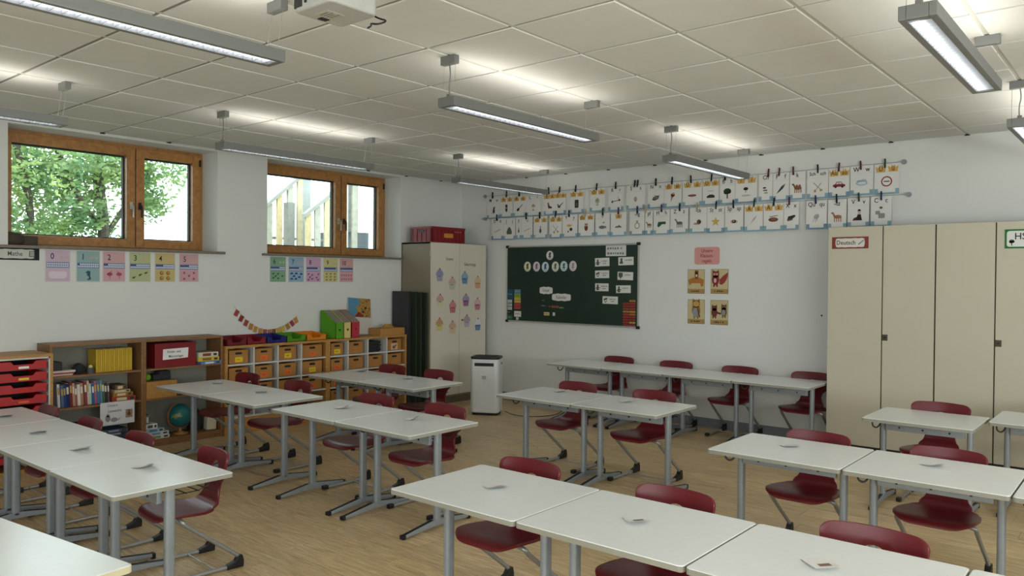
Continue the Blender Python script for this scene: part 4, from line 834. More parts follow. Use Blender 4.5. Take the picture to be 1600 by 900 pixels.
for ri, (z0, z1, xa, xb) in enumerate(((2.705, 2.714, .44, 5.645), (2.402, 2.408, .45, 5.69))):
    t = thing('card_wire', 'thin wire with round wall mounts carrying the %s row of alphabet cards' % ('upper' if ri == 0 else 'lower'), 'wire', (0, YB, 0))
    pts = [(xa + (xb - xa) * k / 20, -.02 - .025 * ri, z0 + (z1 - z0) * k / 20 - .010 * math.sin(PI * k / 20)) for k in range(21)]
    MB().tube(pts, .0022, 6).build('wire', M['steel'], t, smooth=True)
    for xx, zz in ((xa, z0), (xb, z1)):
        k = MB(); k.tube([(xx, 0, zz), (xx, -.006, zz)], .024, 20); k.tube([(xx, -.006, zz), (xx, -.012, zz)], .020, 20); k.tube([(xx, -.012, zz), (xx, -.028 - .025 * ri, zz)], .016, 16); k.build('wall_mount', M['steel'], t, smooth=True)
PEG = {'dark': '#1d2126', 'red': '#5a1c22', 'green': '#1f4a2a', 'blue': '#25305c', 'cream': '#b9ab7c', 'purple': '#5a2348'}
pegs = [(0, x, c) for x, c in zip([.586, .829, 1.045, 1.525, 1.696, 1.941, 2.25, 2.519, 2.779, 2.816, 3.054, 3.259, 3.491, 3.735, 3.89, 4.365, 4.478, 4.622, 4.866, 5.067, 5.269, 5.485], ['dark'] * 15 + ['red', 'red', 'red', 'dark', 'red', 'red', 'green'])]
pegs += [(1, x, c) for x, c in zip([.686, 1.186, 1.407, 1.658, 1.864, 2.105, 2.357, 2.575, 2.831, 2.939, 3.144, 3.371, 3.579, 3.804, 3.999, 4.226, 4.435, 4.594, 4.856, 5.057, 5.262, 5.463], ['dark', 'dark', 'dark', 'dark', 'dark', 'cream', 'dark', 'purple', 'blue', 'cream', 'purple', 'dark', 'cream', 'dark', 'dark', 'green', 'dark', 'purple', 'blue', 'dark', 'green', 'blue'])]
for ri, x, c in pegs:
    lst = R1 if ri == 0 else R2; near = min(lst, key=lambda q: abs((q[0] + q[1]) / 2 - x)); side = 'left side' if x < (near[0] + near[1]) / 2 - .02 else ('right side' if x > (near[0] + near[1]) / 2 + .02 else 'middle')
    t = thing('clothes_peg', '%s clothes peg at the %s of card %s with %s, %s wire' % (c, side, near[2], near[4], 'upper' if ri == 0 else 'lower'), 'peg', (x, YB - (.021 if ri == 0 else .046), 2.70 if ri == 0 else 2.395), 0, 'clothes pegs on the wires')
    t.rotation_euler = (0, random.uniform(-.08, .08), 0)
    for s in (-1, 1): MB().obox((0, s * .006, .012), (.012, .007, .085), (s * .09, 0, 0)).build('arm', flat(PEG[c]), t)
    MB().tube([(-.008, 0, .012), (.008, 0, .012)], .006, 8).build('spring', M['steel'], t)
# ------------------------------------------------------------------ green board
gb = thing('green_board', 'dark green pin board in an aluminium frame on the back wall', 'board', (1.845, YB - .022, 1.53))
MB().box(-.985, .985, 0, .018, -.475, .475).build('surface', M['board'], gb)
for a in ((-.995, .995, -.005, .02, .475, .492), (-.995, .995, -.005, .02, -.492, -.475), (-.995, -.985, -.005, .02, -.475, .475), (.985, .995, -.005, .02, -.475, .475)): MB().box(*a).build('frame_bar', M['alu'], gb)
for sx in (-1, 1):
    for sz in (-1, 1): MB().obox((sx * .99, .004, sz * .486), (.04, .03, .034)).build('corner_cap', M['black'], gb, bevel=.004)
MB().box(-.9, .9, -.02, -.005, -.489, -.480).build('ledge', M['alu'], gb)
YBD = YB - .0225
def on_board(name, label, cat, x, z, group=None): return thing(name, label, cat, (x, YBD, z), 0, group)
tints = ['#e2e2e0', '#dfe0c4', '#dcd3de', '#ccdbe8', '#dde0d0', '#c8dcdc', '#ddd0d6']
for k, (x, z) in enumerate([(1.555, 1.896), (1.195, 1.756), (1.344, 1.756), (1.485, 1.752), (1.643, 1.755), (1.775, 1.759), (1.913, 1.761)]):
    t = on_board('oval_card', ['oval white card alone above the row of ovals', 'pale yellow oval card, leftmost of the row of six', 'pale mauve oval card, second of the row of six', 'pale blue oval card, third of the row of six', 'pale green oval card, fourth of the row of six', 'pale turquoise oval card, fifth of the row of six', 'pale pink oval card, rightmost of the row of six'][k], 'card', x, z, 'oval cards on the board')
    a, b_ = .056, .064 if k else .058
    MB().prism(ell(0, 0, a, b_, 22), -.0012, 0).build('sheet', paper(tints[k]), t)
    q = MB(); q.poly(ell(0, .012, .016, .026, 10), -.0018); q.poly(rect(-.018, .018, -.028, -.010), -.0018); q.poly(ell(.012, .03, .012, .008, 8), -.0018); scribble(q, -.028, .028, -.042, .010, -.0018); q.build('drawing', flat(['#4d4d52', '#4a4438', '#7a5a6a', '#2f4a78', '#55604a', '#3d6a6e', '#a58f98'][k]), t)
for txt, x, z, w in (('Unser', 1.50, 1.453, .205), ('Kalender', 1.74, 1.371, .29)):
    t = on_board('word_cloud', 'wavy white word card %s on the green board' % txt, 'card', x, z, 'wavy word cards'); MB().prism(cloud(w, .095, 0, 0, 3), -.0014, 0).build('sheet', paper('#dededb'), t); lettering(t, [(txt, 0, .0, .062, .72)], M['greyink'], -.002)
for x0, x1, z0, z1, c, nme in [(1.436, 1.482, 1.315, 1.332, '#4b4038', 'small brown strip below the word card Unser'), (1.417, 1.517, 1.247, 1.268, '#1f4a66', 'blue calendar strip left of the orange one'), (1.54, 1.572, 1.243, 1.262, '#7a6a3c', 'tiny olive strip between blue and orange'), (1.589, 1.696, 1.238, 1.262, '#b05a32', 'orange calendar strip in the middle'), (1.705, 1.781, 1.231, 1.252, '#5f7a34', 'green calendar strip right of the orange one'), (1.469, 1.555, 1.137, 1.178, '#cfc277', 'pale yellow date card under the strips'), (1.608, 1.644, 1.137, 1.178, '#d6d6d0', 'small white date card beside the yellow one'),
     (.863, .96, 1.331, 1.457, '#27566f', 'blue card at the left edge of the green board'), (.865, .941, 1.283, 1.322, '#c6cdd2', 'upper white card in the left edge column'), (.865, .941, 1.237, 1.273, '#bcc5cc', 'middle white card in the left edge column'), (.865, .941, 1.19, 1.228, '#c6cccf', 'lower white card in the left edge column'), (.865, .905, 1.148, 1.168, '#6a5230', 'small brown card in the left edge column'), (.865, .948, 1.062, 1.123, '#356b36', 'green card in the lower left corner of the board'),
     (.98, 1.085, 1.405, 1.459, '#4d7fa6', 'light blue card on top of the second column'), (.98, 1.085, 1.349, 1.404, '#8aa83a', 'green card second in the second column'), (.98, 1.085, 1.285, 1.348, '#d2ae3c', 'yellow card third in the second column'), (.98, 1.085, 1.201, 1.277, '#b8463e', 'red card fourth in the second column'), (.98, 1.095, 1.102, 1.177, '#d3d3ce', 'white card near the foot of the second column'), (1.011, 1.054, 1.063, 1.096, '#cfcfca', 'tiny white card at the foot of the second column')]:
    t = on_board('magnet_card', nme, 'card', (x0 + x1) / 2, (z0 + z1) / 2, 'small calendar cards'); w, h = x1 - x0, z1 - z0
    MB().box(-w / 2, w / 2, -.0016, 0, -h / 2, h / 2).build('sheet', flat(c), t); q = MB(); scribble(q, -w * .38, w * .38, 0, min(.012, h * .4, w * .14), -.002); q.build('lettering', M['ink'] if c[1] in '789abcd' else flat('#9fb0b8'), t)
t = on_board('sign', 'handwritten white paper sign at the upper right edge of the green board', 'sign', 2.532, 1.939)
MB().box(-.14, .14, -.0015, 0, -.063, .063).build('sheet', paper('#cfd3d0'), t); q = MB(); scribble(q, -.12, .11, .028, .030, -.002); scribble(q, -.12, .12, -.03, .030, -.002); q.build('lettering', M['greyink'], t)
for k, (x0, z0, x1, z1) in enumerate([(2.238, 1.856, 2.443, 1.756), (2.567, 1.863, 2.774, 1.768), (2.241, 1.706, 2.441, 1.614), (2.558, 1.689, 2.77, 1.594), (2.243, 1.551, 2.434, 1.458), (2.539, 1.531, 2.739, 1.441), (2.351, 1.398, 2.565, 1.308)]):
    t = on_board('task_card', 'white picture card on the green board, %s' % ['top of the left column', 'top of the right column', 'middle of the left column', 'middle of the right column', 'bottom of the left column', 'bottom of the right column', 'lowest one between the columns'][k], 'card', (x0 + x1) / 2, (z0 + z1) / 2, 'white picture cards'); w, h = x1 - x0, z0 - z1
    t.rotation_euler = (0, random.uniform(-.03, .03), 0)
    MB().box(-w / 2, w / 2, -.0016, 0, -h / 2, h / 2).build('sheet', paper('#d9dad4'), t)
    q = MB(); cx = -w * .3
    if k in (0, 4, 5): q.poly(ell(cx, .022, .012, .013, 10), -.0022); q.poly([(cx - .018, -.035), (cx + .018, -.035), (cx + .012, .012), (cx - .012, .012)], -.0022); q.poly(bar(cx - .01, 0, cx - .035, -.02, .008), -.0022); q.poly(bar(cx + .01, 0, cx + .035, -.01, .008), -.0022)
    elif k == 1: q.poly(rect(cx - .022, cx + .022, -.03, -.005), -.0022); q.poly(rect(cx - .012, cx + .016, -.005, .035), -.0022)
    elif k == 3: q.poly(rrect(.058, .05, .006, cx, .012), -.0022); q.poly([(cx - .015, -.013), (cx + .015, -.013), (cx, -.04)], -.0022)
    else: q.poly(ell(cx, .012, .03, .012, 10, .3), -.0022); q.poly(bar(cx - .02, .0, cx, -.032, .008), -.0022); q.poly(bar(cx + .02, .0, cx, -.032, .008), -.0022)
    q.build('drawing', flat('#54544e'), t)
    q = MB(); scribble(q, -.01, w * .42, .012, .016, -.0022); 
    if k % 2 == 0: scribble(q, .01, w * .36, -.014, .016, -.0022)
    q.build('lettering', M['greyink'], t)
mc = [['#b4362c', '#a93328', '#bd4a34', '#c98a3c', '#b8402e', '#b5372b', '#ac3529', '#b33a2d', '#a8372d'], ['#c98a3c', '#b7392d', '#b23a30', '#b9442f', '#d09a36', '#c57a34', '#b23b2d', '#a9382c', '#d0a040', '#b03a2e']]
nw = ['top', 'second', 'third', 'fourth', 'fifth', 'sixth', 'seventh', 'eighth', 'ninth', 'tenth']
for c in (0, 1):
    n = len(mc[c]); zt, zb = (1.334, 1.05) if c == 0 else (1.367, 1.05); st = (zt - zb) / n
    for k in range(n):
        t = on_board('name_magnet', '%s magnet strip of the %s column in the lower right corner of the board' % (nw[k], 'left' if c == 0 else 'right'), 'magnet', 2.677 if c == 0 else 2.764, zt - (k + .5) * st, 'red and yellow magnet strips')
        MB().box(-.039, .039, -.003, 0, -st * .31, st * .31).build('strip', flat(mc[c][k]), t); q = MB(); scribble(q, -.026, .028, 0, .009, -.0035); q.build('lettering', flat('#5c2a20'), t)
# ------------------------------------------------------------------ class rules with owl pictures
t = thing('sign', 'pink rounded sign Unsere Klassenregeln on the back wall', 'sign', (3.683, YB - .002, 1.866)); MB().prism(rrect(.295, .19, .028), -.001, .001).build('sheet', paper('#d79c98'), t)
lettering(t, [('Unsere', 0, .055, .054, .85), ('Klassen-', 0, 0, .054, .85), ('regeln', 0, -.056, .054, .85)], flat('#8c3a44'), -.002)
def owl(mb_, cx, cz, s, col, y):
    return [(col, [ell(cx, cz - .02 * s, .32 * s, .45 * s), ell(cx, cz + .4 * s, .3 * s, .26 * s), [(cx - .28 * s, cz + .5 * s), (cx - .26 * s, cz + .78 * s), (cx - .05 * s, cz + .6 * s)], [(cx + .28 * s, cz + .5 * s), (cx + .26 * s, cz + .78 * s), (cx + .05 * s, cz + .6 * s)], rect(cx - .2 * s, cx - .06 * s, cz - .6 * s, cz - .4 * s), rect(cx + .06 * s, cx + .2 * s, cz - .6 * s, cz - .4 * s)])]
OW = [(3.557, 1.585, 'owl picture card, upper left one, owl on a branch', '#8a4a24'), (3.832, 1.588, 'owl picture card, upper right one, red owl spreading a wing', '#8e3230'), (3.561, 1.253, 'owl picture card, lower left one, yellow owl with a grey belly', '#a5702c'), (3.832, 1.253, 'owl picture card, lower right one, two owls facing each other', '#74372f')]
for k, (x, z, nme, c) in enumerate(OW):
    t = thing('owl_card', nme, 'picture card', (x, YB - .0015, z), 0, 'four owl pictures on the back wall'); w, h = .202, .266
    MB().box(-w / 2, w / 2, -.001, .001, -h / 2, h / 2).build('sheet', flat('#5d5433'), t)
    MB().box(-w / 2 + .003, w / 2 - .003, -.0016, -.001, -h / 2 + .052, h / 2 - .003).build('ground', flat('#c9b684'), t); MB().box(-w / 2 + .003, w / 2 - .003, -.0016, -.001, -h / 2 + .003, -h / 2 + .052).build('caption_band', flat('#ab8a4c'), t)
    sets = []
    if k == 0: sets += [('#b5752c', [[(-.095, .02), (-.03, .045), (.03, .045), (.095, .02), (.085, -.05), (.06, -.06), (.05, -.02), (-.05, -.02), (-.08, -.045)]])] + owl(None, .005, .07, .075, c, 0) + [('#d8cdbf', [ell(.005, .065, .012, .015)])]
    if k == 1: sets += [('#a03a36', [[(0, .02), (.04, .06), (.097, .10), (.092, .05), (.08, .02), (.06, -.01), (.03, -.035), (0, -.03)]])] + owl(None, -.045, .02, .135, c, 0) + [('#d9b9b0', [ell(-.05, .01, .015, .025)]), ('#c98c7a', [ell(-.06, .078, .014, .016), ell(-.03, .078, .014, .016)])]
    if k == 2: sets += owl(None, 0, .02, .16, c, 0) + [('#c79a4c', [ell(0, .085, .04, .032)]), ('#8f8f9a', [ell(-.008, -.01, .032, .055)]), ('#5c3a22', [bar(.02, .03, .045, -.06, .014)])]
    if k == 3: sets += owl(None, -.055, .0, .11, c, 0) + owl(None, .055, .01, .11, '#7d5c3a', 0) + [('#8b8f94', [ell(.05, .0, .02, .032)]), ('#5d2c28', [bar(-.03, .0, .02, -.015, .02)])]
    mb = MB(); ms = []; yy = -.002
    for c_, polys in sets:
        ms.append(flat(c_)); mb.k = len(ms) - 1
        for q in polys: mb.poly(q, yy)
        yy -= .0004
    mb.build('owl_drawing', ms, t); q = MB(); scribble(q, -.06, .06, -h / 2 + .028, .018, -.0024); q.build('lettering', flat('#4a3a20'), t)
tag(MB().tube([(4.915, YB + .004, 1.26), (4.915, YB - .006, 1.26)], .009, 10).build('wall_plug', M['dark']), 'tiny dark plug in the bare back wall left of the beige cupboards', 'plug')
# ------------------------------------------------------------------ beige cupboards
def cupboard(x0, xm, x1, label):
    t = thing('beige_cupboard', label, 'cupboard', ((x0 + x1) / 2, 7.5, 0), 0, 'tall beige cupboards'); c = (x0 + x1) / 2; D = YB - 7.5 - .004
    b = MB(); b.box(x0 - c, x0 - c + .02, .022, D, .1, 2.095); b.box(x1 - c - .02, x1 - c, .022, D, .1, 2.095); b.box(x0 - c, x1 - c, .022, D, 2.075, 2.097); b.box(x0 - c, x1 - c, .022, D, .1, .12); b.box(x0 - c, x1 - c, D - .01, D, .1, 2.095); b.box(xm - c - .012, xm - c + .012, .022, .06, .1, 2.09)
    b.build('carcass', mat('cupboard_gap', '#5c5546', .7), t); MB().box(x0 - c + .01, x1 - c - .01, .04, D, 0, .1).build('plinth', M['black'], t)
    for k, (a0, a1) in enumerate(((x0, xm), (xm, x1))):
        d = MB().box(a0 - c + .005, a1 - c - .005, 0, .02, .108, 2.10).build('door', M['beige'], t, bevel=.0015)
        if k == 1: l = MB(); l.box(a0 - c + .006, a0 - c + .05, -.006, .001, 1.075, 1.13); l.build('lock_plate', flat('#57503f'), d, bevel=.003); MB().tube([(a0 - c + .028, -.006, 1.103), (a0 - c + .028, -.011, 1.103)], .011, 14).build('lock_cylinder', M['black'], d)
cupboard(5.103, 5.581, 6.004, 'tall beige cupboard with the sign Deutsch'); cupboard(6.006, 6.45, 6.91, 'tall beige cupboard with the green framed HSU sign, at the right edge')
t = thing('sign', 'red bordered sign Deutsch on the beige cupboard door', 'sign', (5.30, 7.499, 1.955)); MB().box(-.16, .16, -.0016, 0, -.054, .054).build('border', flat('#8c3a36'), t); MB().prism(cloud(.285, .088, 0, 0, 4, .1), -.0024, -.0016).build('cloud', paper('#dcdad2'), t)
lettering(t, [('Deutsch', -.035, 0, .056, .9)], M['ink'], -.003); q = MB(); q.poly(bar(.075, -.015, .12, .022, .012), -.003); q.poly([(.07, -.025), (.085, -.012), (.076, -.006)], -.003); q.build('pencil_drawing', flat('#8a93a0'), t)
t = thing('sign', 'green framed sign HSU on the beige cupboard at the right edge', 'sign', (6.675, 7.499, 1.958)); MB().box(-.165, .165, -.0016, 0, -.078, .078).build('border', flat('#2f7a3c'), t); MB().prism(rrect(.30, .128, .02), -.0024, -.0016).build('sheet', paper('#e0e4e0'), t)
lettering(t, [('HSU', -.03, .018, .075, .95)], M['ink'], -.003); pics(t, 'tree', -.115, -.03, .026, -.0034)
# ------------------------------------------------------------------ number posters, garland, Mathe sign on the left wall
NUM = [(0, 2.753, '#cdb2c8', 'pale lilac'), (1, 3.008, '#8fb3b5', 'blue green'), (2, 3.236, '#d3a3a8', 'pink'), (3, 3.477, '#b6c189', 'yellow green'), (4, 3.72, '#cdb878', 'ochre yellow'), (5, 3.965, '#d0a0a6', 'rose'),
       (6, 4.99, '#7fae8a', 'green'), (7, 5.227, '#8db3d0', 'light blue'), (8, 5.46, '#cfa0c6', 'violet pink'), (9, 5.702, '#cfca86', 'yellow'), (10, 5.931, '#d6a0a2', 'coral')]
for k, y, c, nme in NUM:
    t = thing('number_poster', '%s number poster with the digit %d under the windows' % (nme, k), 'poster', (.0015, y, 1.537), LW, 'number posters under the windows'); w, h = .212, .29
    MB().box(-w / 2, w / 2, -.001, .001, 0, h).build('sheet', paper('#d9d7d6'), t); MB().box(-w / 2 + .008, w / 2 - .008, -.0016, -.001, .008, h - .008).build('coloured_ground', flat(c), t)
    q = MB(); q.box(-w / 2 + .012, w / 2 - .012, -.0022, -.0016, .128, .178); q.build('blue_band', flat('#6f86b5'), t)
    q = MB()
    for r in (0, 1):
        for j in range(10):
            if not (r == 0 and j < k): q.poly(rect(-.09 + j * .0182, -.076 + j * .0182, .156 - r * .020, .170 - r * .020), -.0028)
    q.build('white_fields', paper('#d4d9e2'), t)
    if k:
        q = MB()
        for j in range(min(k, 10)): q.poly(rect(-.09 + j * .0182, -.076 + j * .0182, .156, .170), -.0028)
        q.build('counted_fields', flat('#2d3c78'), t)
    lettering(t, [(str(k), -.045 if k < 10 else -.04, .228, .075, .85)], M['ink'], -.0028)
    q = MB()
    for j in range(2): q.poly(ell(.03 + j * .04, .222, .015, .01, 10), -.0022)
    q.build('faint_word', flat({'#7fae8a': '#a8c88c'}.get(c, '#cfae8c')), t)
    spots = {0: [(0, .07)], 1: [(0, .07)], 2: [(-.04, .075), (.045, .075)], 3: [(-.06, .045), (0, .07), (.055, .09)], 4: [(-.035, .04), (.03, .04), (-.035, .09), (.03, .09)], 5: [(-.05, .035), (.05, .035), (0, .065), (-.05, .095), (.05, .095)], 6: [(-.06, .05), (0, .045), (-.03, .07), (-.06, .095), (.0, .095), (.055, .07)], 7: [(-.06, .04), (-.005, .04), (-.03, .07), (-.06, .1), (0, .1), (.04, .06), (.065, .095)],
             8: [(-.07, .03), (-.02, .04), (.04, .055), (-.05, .06), (-.07, .095), (-.02, .085), (.06, .03), (.065, .095)], 9: [(x_, z_) for z_ in (.03, .065, .1) for x_ in (-.06, -.005, .055)], 10: [(-.07 + .035 * (j % 5), .04 + .045 * (j // 5)) for j in range(10)]}[k]
    q = MB(); col = {0: '#dccbdc', 1: '#2f5a66', 2: '#b44f66', 3: '#4c6a24', 4: '#a06a24', 5: '#a8404c', 6: '#2a5a3c', 7: '#274a86', 8: '#7a3a5c', 9: '#8a6a20', 10: '#a03038'}[k]
    for (sx, sz) in spots:
        if k == 0: q.poly(cloud(.15, .07, 0, .065, 5), -.0024)
        elif k == 1: q.poly([(sx - .005, .105), (sx + .018, .10), (sx + .016, .06), (sx + .024, .03), (sx + .004, .018), (sx - .014, .028), (sx + .004, .034), (sx + .006, .05), (sx - .014, .065), (sx - .008, .08), (sx - .026, .086)], -.0024)
        elif k == 2: q.poly(ell(sx, sz, .026, .016), -.0024); q.poly(bar(sx, sz, sx + .003, .03, .005), -.0024); q.poly(bar(sx - .02 * (1 if sx < 0 else -1), sz, sx + .022 * (1 if sx < 0 else -1), sz + .03, .006), -.0024)
        elif k == 4: q.poly(ell(sx, sz, .02, .02), -.0024)
        elif k in (5, 10): q.poly(star(sx, sz, .017 if k == 5 else .013), -.0024)
        elif k == 7: q.poly([(sx - .022, sz - .008), (sx + .022, sz - .008), (sx + .012, sz + .01), (sx, sz + .014), (sx - .014, sz + .006)], -.0024)
        else: q.poly(ell(sx, sz, .016 if k == 3 else .011, .009, 10, .4), -.0024); q.poly(bar(sx + .008, sz, sx + .02, sz + .012, .005), -.0024)
    q.build('counting_pictures', flat(col), t)
    if k == 4:
        q = MB()
        for sx, sz in spots: q.poly(ell(sx + .003, sz + .003, .011, .011), -.003)
        q.build('picture_detail', flat('#c9974c'), t)
t = thing('sign', 'black sign with the wavy white word Mathe under the left window', 'sign', (.0015, 2.405, 1.726), LW); MB().box(-.2, .2, -.001, .001, 0, .106).build('border', flat('#22262b'), t)
MB().prism(cloud(.37, .086, 0, .053, 4, .12), -.0018, -.001).build('cloud', paper('#cdd0c8'), t); lettering(t, [('Mathe', .012, .053, .054, .85)], flat('#4d5a58'), -.0025)
q = MB(); q.poly(rrect(.044, .05, .005, .142, .053), -.0024); q.build('abacus_drawing', flat('#4d5a58'), t); q = MB()
for j in range(3): q.poly(rect(.126, .158, .036 + j * .014, .044 + j * .014), -.003)
q.build('abacus_rows', paper('#cdd0c8'), t)
bgm = thing('garland', 'small garland of red and orange paper tags sagging on the left wall', 'garland', (.004, 4.86, 1.02), LW)
gp = [(-.40, .265)] + [(x, .255 * ((x - .02) / .41) ** 2 * (1 if x < 0 else .72)) for x in [-.38 + .04 * k for k in range(20)]]
MB().tube([(x, -.004, z) for x, z in gp], .0015, 5).build('string', M['greyink'], bgm)
tcols = ['#a8413a', '#93352f', '#a04a34', '#c27a2e', '#c98f35', '#c78334', '#a5533a', '#b06a44', '#8c4a3a', '#c99a3c', '#cfae48', '#bf7c30', '#a04038', '#c98a3a']
for k in range(14):
    x = -.36 + .0545 * k; z = .255 * ((x - .02) / .41) ** 2 * (1 if x < 0 else .72); sl = math.atan(2 * .255 * (x - .02) / .41 ** 2)
    o = MB().box(-.023, .023, -.0012, 0, -.062, .004).build('paper_tag', flat(tcols[k]), bgm, loc=(x, -.006 - .0012 * (k % 2), z), rot=(0, -sl * .7 + random.uniform(-.15, .15), 0))
dk = MB(); dk.lathe([(.10, 0), (.12, .03), (.12, .07), (.09, .105), (.03, .115)], n=14); dk.box(.02, .20, -.07, .07, 0, .085)
tag(dk.build('cloth_bundle', mat('brown_cloth', '#4a4236', .9), loc=(-.13, 2.42, 1.8535), rot=(0, 0, LW), bevel=.012), 'dark brown cloth bundle on the left end of the first window sill', 'bundle')
# ------------------------------------------------------------------ air purifier
ap = thing('air_purifier', 'white floor standing air purifier with a black top between cupboard and desks', 'air purifier', (1.37, 6.93, 0), .50)
MB().vprism(rrect(.345, .28, .055, 0, 0, 6), .03, .655).build('body', M['plast'], ap, bevel=.012, seg=3)
MB().vprism(rrect(.31, .25, .05, 0, 0, 6), 0, .03).build('base', M['black'], ap, bevel=.004)
MB().vprism(rrect(.345, .28, .055, 0, 0, 6), .6555, .683).build('top_cover', M['black'], ap, bevel=.010)
MB().vprism(rrect(.27, .205, .045, 0, 0, 6), .683, .686).build('air_outlet', M['dark'], ap)
MB().box(-.115, .115, -.1425, -.139, .575, .613).build('display', M['black'], ap, bevel=.002)
q = MB()
for i in range(3):
    for j in range(3): q.box(-.024 + i * .017, -.012 + i * .017, -.1412, -.1395, .425 + j * .014, .434 + j * .014)
q.box(-.006, .006, -.1412, -.1395, .395, .399); q.build('emblem', flat('#6c6f72'), ap)
MB().tube([(.1715, .02, .6), (.178, .02, .6)], .012, 12).build('side_button', M['dark'], ap)
cd = MB(); cd.tube(smoothpath([(1.60, 6.99, .05), (1.72, 7.02, .006), (1.95, 7.12, .005), (2.05, 7.35, .005), (1.98, 7.6, .005), (1.8, 7.86, .005)], 3), .004, 6)
tag(cd.build('power_cord', M['black'], smooth=True), 'thin black power cord on the floor beside the air purifier', 'cord')
# ------------------------------------------------------------------ outside the windows
gmat = mat('grass_bank', '#5d6e48', .95, var=.2, scale=3)
struct(MB().box(-30, -.37, -8, 30, 1.4, 1.70).build('ground_outside', gmat))
leaf = bpy.data.materials.new('leaf_green'); leaf.use_nodes = True; n_ = leaf.node_tree.nodes; L_ = leaf.node_tree.links; pb_ = n_['Principled BSDF']; pb_.inputs['Roughness'].default_value = .6
ta = n_.new('ShaderNodeTexCoord'); nn = n_.new('ShaderNodeTexNoise'); nn.inputs['Scale'].default_value = 1.6; nn.inputs['Detail'].default_value = 4; rr_ = n_.new('ShaderNodeValToRGB'); rr_.color_ramp.elements[0].color = lin('#6d9266'); rr_.color_ramp.elements[1].color = lin('#afc07a'); rr_.color_ramp.elements[0].position = .38; rr_.color_ramp.elements[1].position = .65
L_.new(ta.outputs['Object'], nn.inputs['Vector']); L_.new(nn.outputs['Fac'], rr_.inputs['Fac']); L_.new(rr_.outputs[0], pb_.inputs['Base Color'])
tl = n_.new('ShaderNodeBsdfTranslucent'); L_.new(rr_.outputs[0], tl.inputs[0]); mxs = n_.new('ShaderNodeMixShader'); mxs.inputs[0].default_value = .45
L_.new(pb_.outputs[0], mxs.inputs[1]); L_.new(tl.outputs[0], mxs.inputs[2]); L_.new(mxs.outputs[0], n_['Material Output'].inputs[0])
bark = mat('bark', '#4c443a', .95, var=.3, scale=20)
def tree(loc, trunk, blobs, n, label, seed):
    t = thing('tree', label, 'tree', loc); rr = random.Random(seed)
    for pts, r in trunk: MB().tube(smoothpath(pts, 2), r, 8).build('trunk' if r > .08 else 'branch', bark, t, smooth=True)
    mb = MB(); tot = sum(b_[3] ** 2 for b_ in blobs)
    for cx, cy, cz, rad in blobs:
        for k in range(int(n * rad ** 2 / tot)):
            d = Vector((rr.gauss(0, 1), rr.gauss(0, 1), rr.gauss(0, .8))).normalized() * rad * (rr.random() ** .45); p = Vector((cx, cy, cz)) + d
            if mnoise.noise(p * 1.5) < -.10: continue
            a = Vector((rr.gauss(0, 1), rr.gauss(0, 1), rr.gauss(0, .5))).normalized(); b_ = a.cross(Vector((rr.gauss(0, 1), rr.gauss(0, 1), rr.gauss(0, 1)))).normalized(); s = rr.uniform(.035, .07)
            mb.add([p - a * s, p + b_ * s * .5, p + a * s, p - b_ * s * .5], [(0, 1, 2, 3)])
    tag(mb.build('foliage', leaf, t), kind='stuff')
tree((-7.2, 6.1, 1.7), [([(0, 0, 0), (.05, .05, .8), (-.1, -.05, 1.8), (.1, .05, 3.2)], .10), ([(0, .02, .7), (.2, -.5, 1.3), (.3, -.9, 2.2)], .045), ([(0, 0, .5), (-.1, .5, 1.2), (0, .9, 2.0)], .05), ([(.3, -1.3, 0), (.3, -1.2, 1.0), (.2, -1.5, 2.4)], .06)],
     [(0, -1.1, 1.5, 1.15), (0, -.1, 1.9, 1.0), (.3, -2.2, 1.0, .9), (.2, -1.9, 2.1, .8), (0, .85, 1.85, .7), (-.2, -.3, .75, .75), (-.3, 1.05, 1.3, .45), (0, .3, 2.6, .7), (.3, -1.3, .5, .7), (.2, -2.3, .3, .6)], 26000, 'leafy green tree outside the left window', 5)
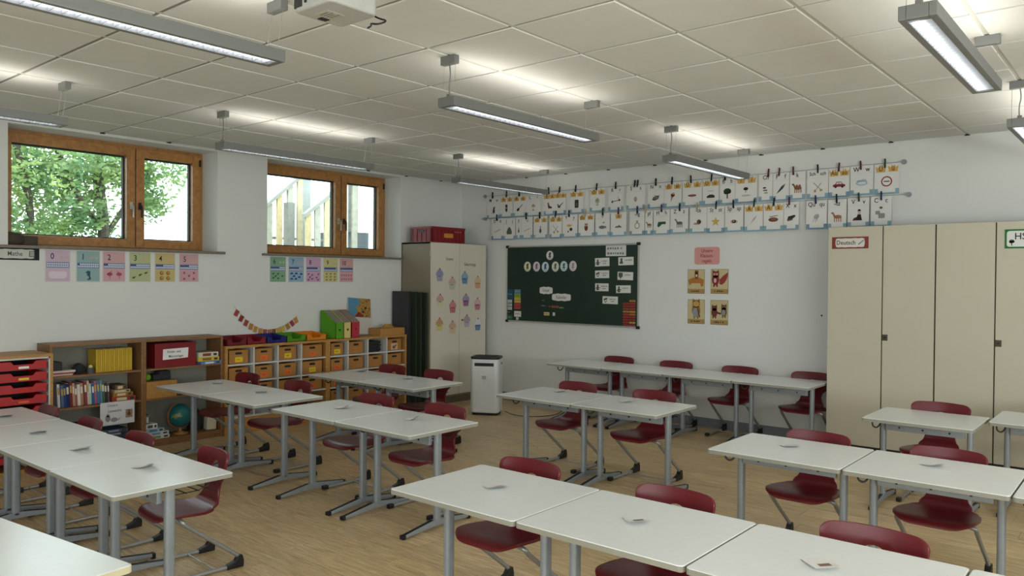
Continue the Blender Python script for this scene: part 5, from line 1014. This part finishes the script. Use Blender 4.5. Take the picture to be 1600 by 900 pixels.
fc = thing('timber_stair_fence', 'weathered timber stair railing of upright boards outside the second window', 'fence', (-2.5, 7.0, 1.70))
bcol = ['#b9b4a8', '#a8a294', '#c9b28a', '#b3aea2', '#cbbb9c', '#a9a59b']
def rz(y_, k): return (2.658 + (y_ - 6.471) * .824 if k == 0 else 2.509 + (y_ - 6.873) * .74) - 1.70
for k, y in enumerate([6.33, 6.50, 6.67, 6.85, 7.02]):
    MB().box(-.02, .02, y - 7.0 - .045, y - 7.0 + .045, 0, rz(y, 0) - .02).build('board', mat('weathered_board_%d' % (k % 6), bcol[k % 6], .85, var=.12), fc)
for k, y in enumerate([6.93, 7.09, 7.26, 7.43, 7.60, 7.78]):
    MB().box(.33, .36, y - 7.0 - .05, y - 7.0 + .05, 0, rz(y, 1) - .02).build('board', mat('weathered_board_%d' % ((k + 2) % 6), bcol[(k + 2) % 6], .85, var=.12), fc)
def rail(mb, y0, y1, k, x0, x1):
    z0, z1 = rz(y0, k), rz(y1, k); mb.add([(x, a - 7.0, z) for x in (x0, x1) for a, z in ((y0, z0 - .03), (y1, z1 - .03), (y1, z1 + .03), (y0, z0 + .03))], [(3, 2, 1, 0), (4, 5, 6, 7), (0, 1, 5, 4), (1, 2, 6, 5), (2, 3, 7, 6), (3, 0, 4, 7)])
q = MB(); rail(q, 6.2, 7.15, 0, -.05, .05); q.build('hand_rail', flat('#96938a'), fc, fix=True); q = MB(); rail(q, 6.85, 7.85, 1, .30, .39); q.build('hand_rail', flat('#9d9a91'), fc, fix=True)
MB().box(-.06, .06, -.22, -.10, 0, 1.0).build('post', flat('#8d8a83'), fc); MB().box(-.05, .05, .95, 1.09, 0.62, 1.7).build('post', flat('#77746e'), fc); MB().box(-.1, -.06, .05, .26, 0, 1.7).build('post', flat('#a7aaa8'), fc)
MB().box(-.3, -.25, -.9, .82, .46, .50).build('cross_beam', flat('#8a8780'), fc)
tag(MB().box(-3.2, -2.58, 7.9, 8.42, 1.70, 2.33).build('meter_box', mat('dark_metal_box', '#4e555a', .6)), 'dark metal box outside behind the narrow pane of the second window', 'box')
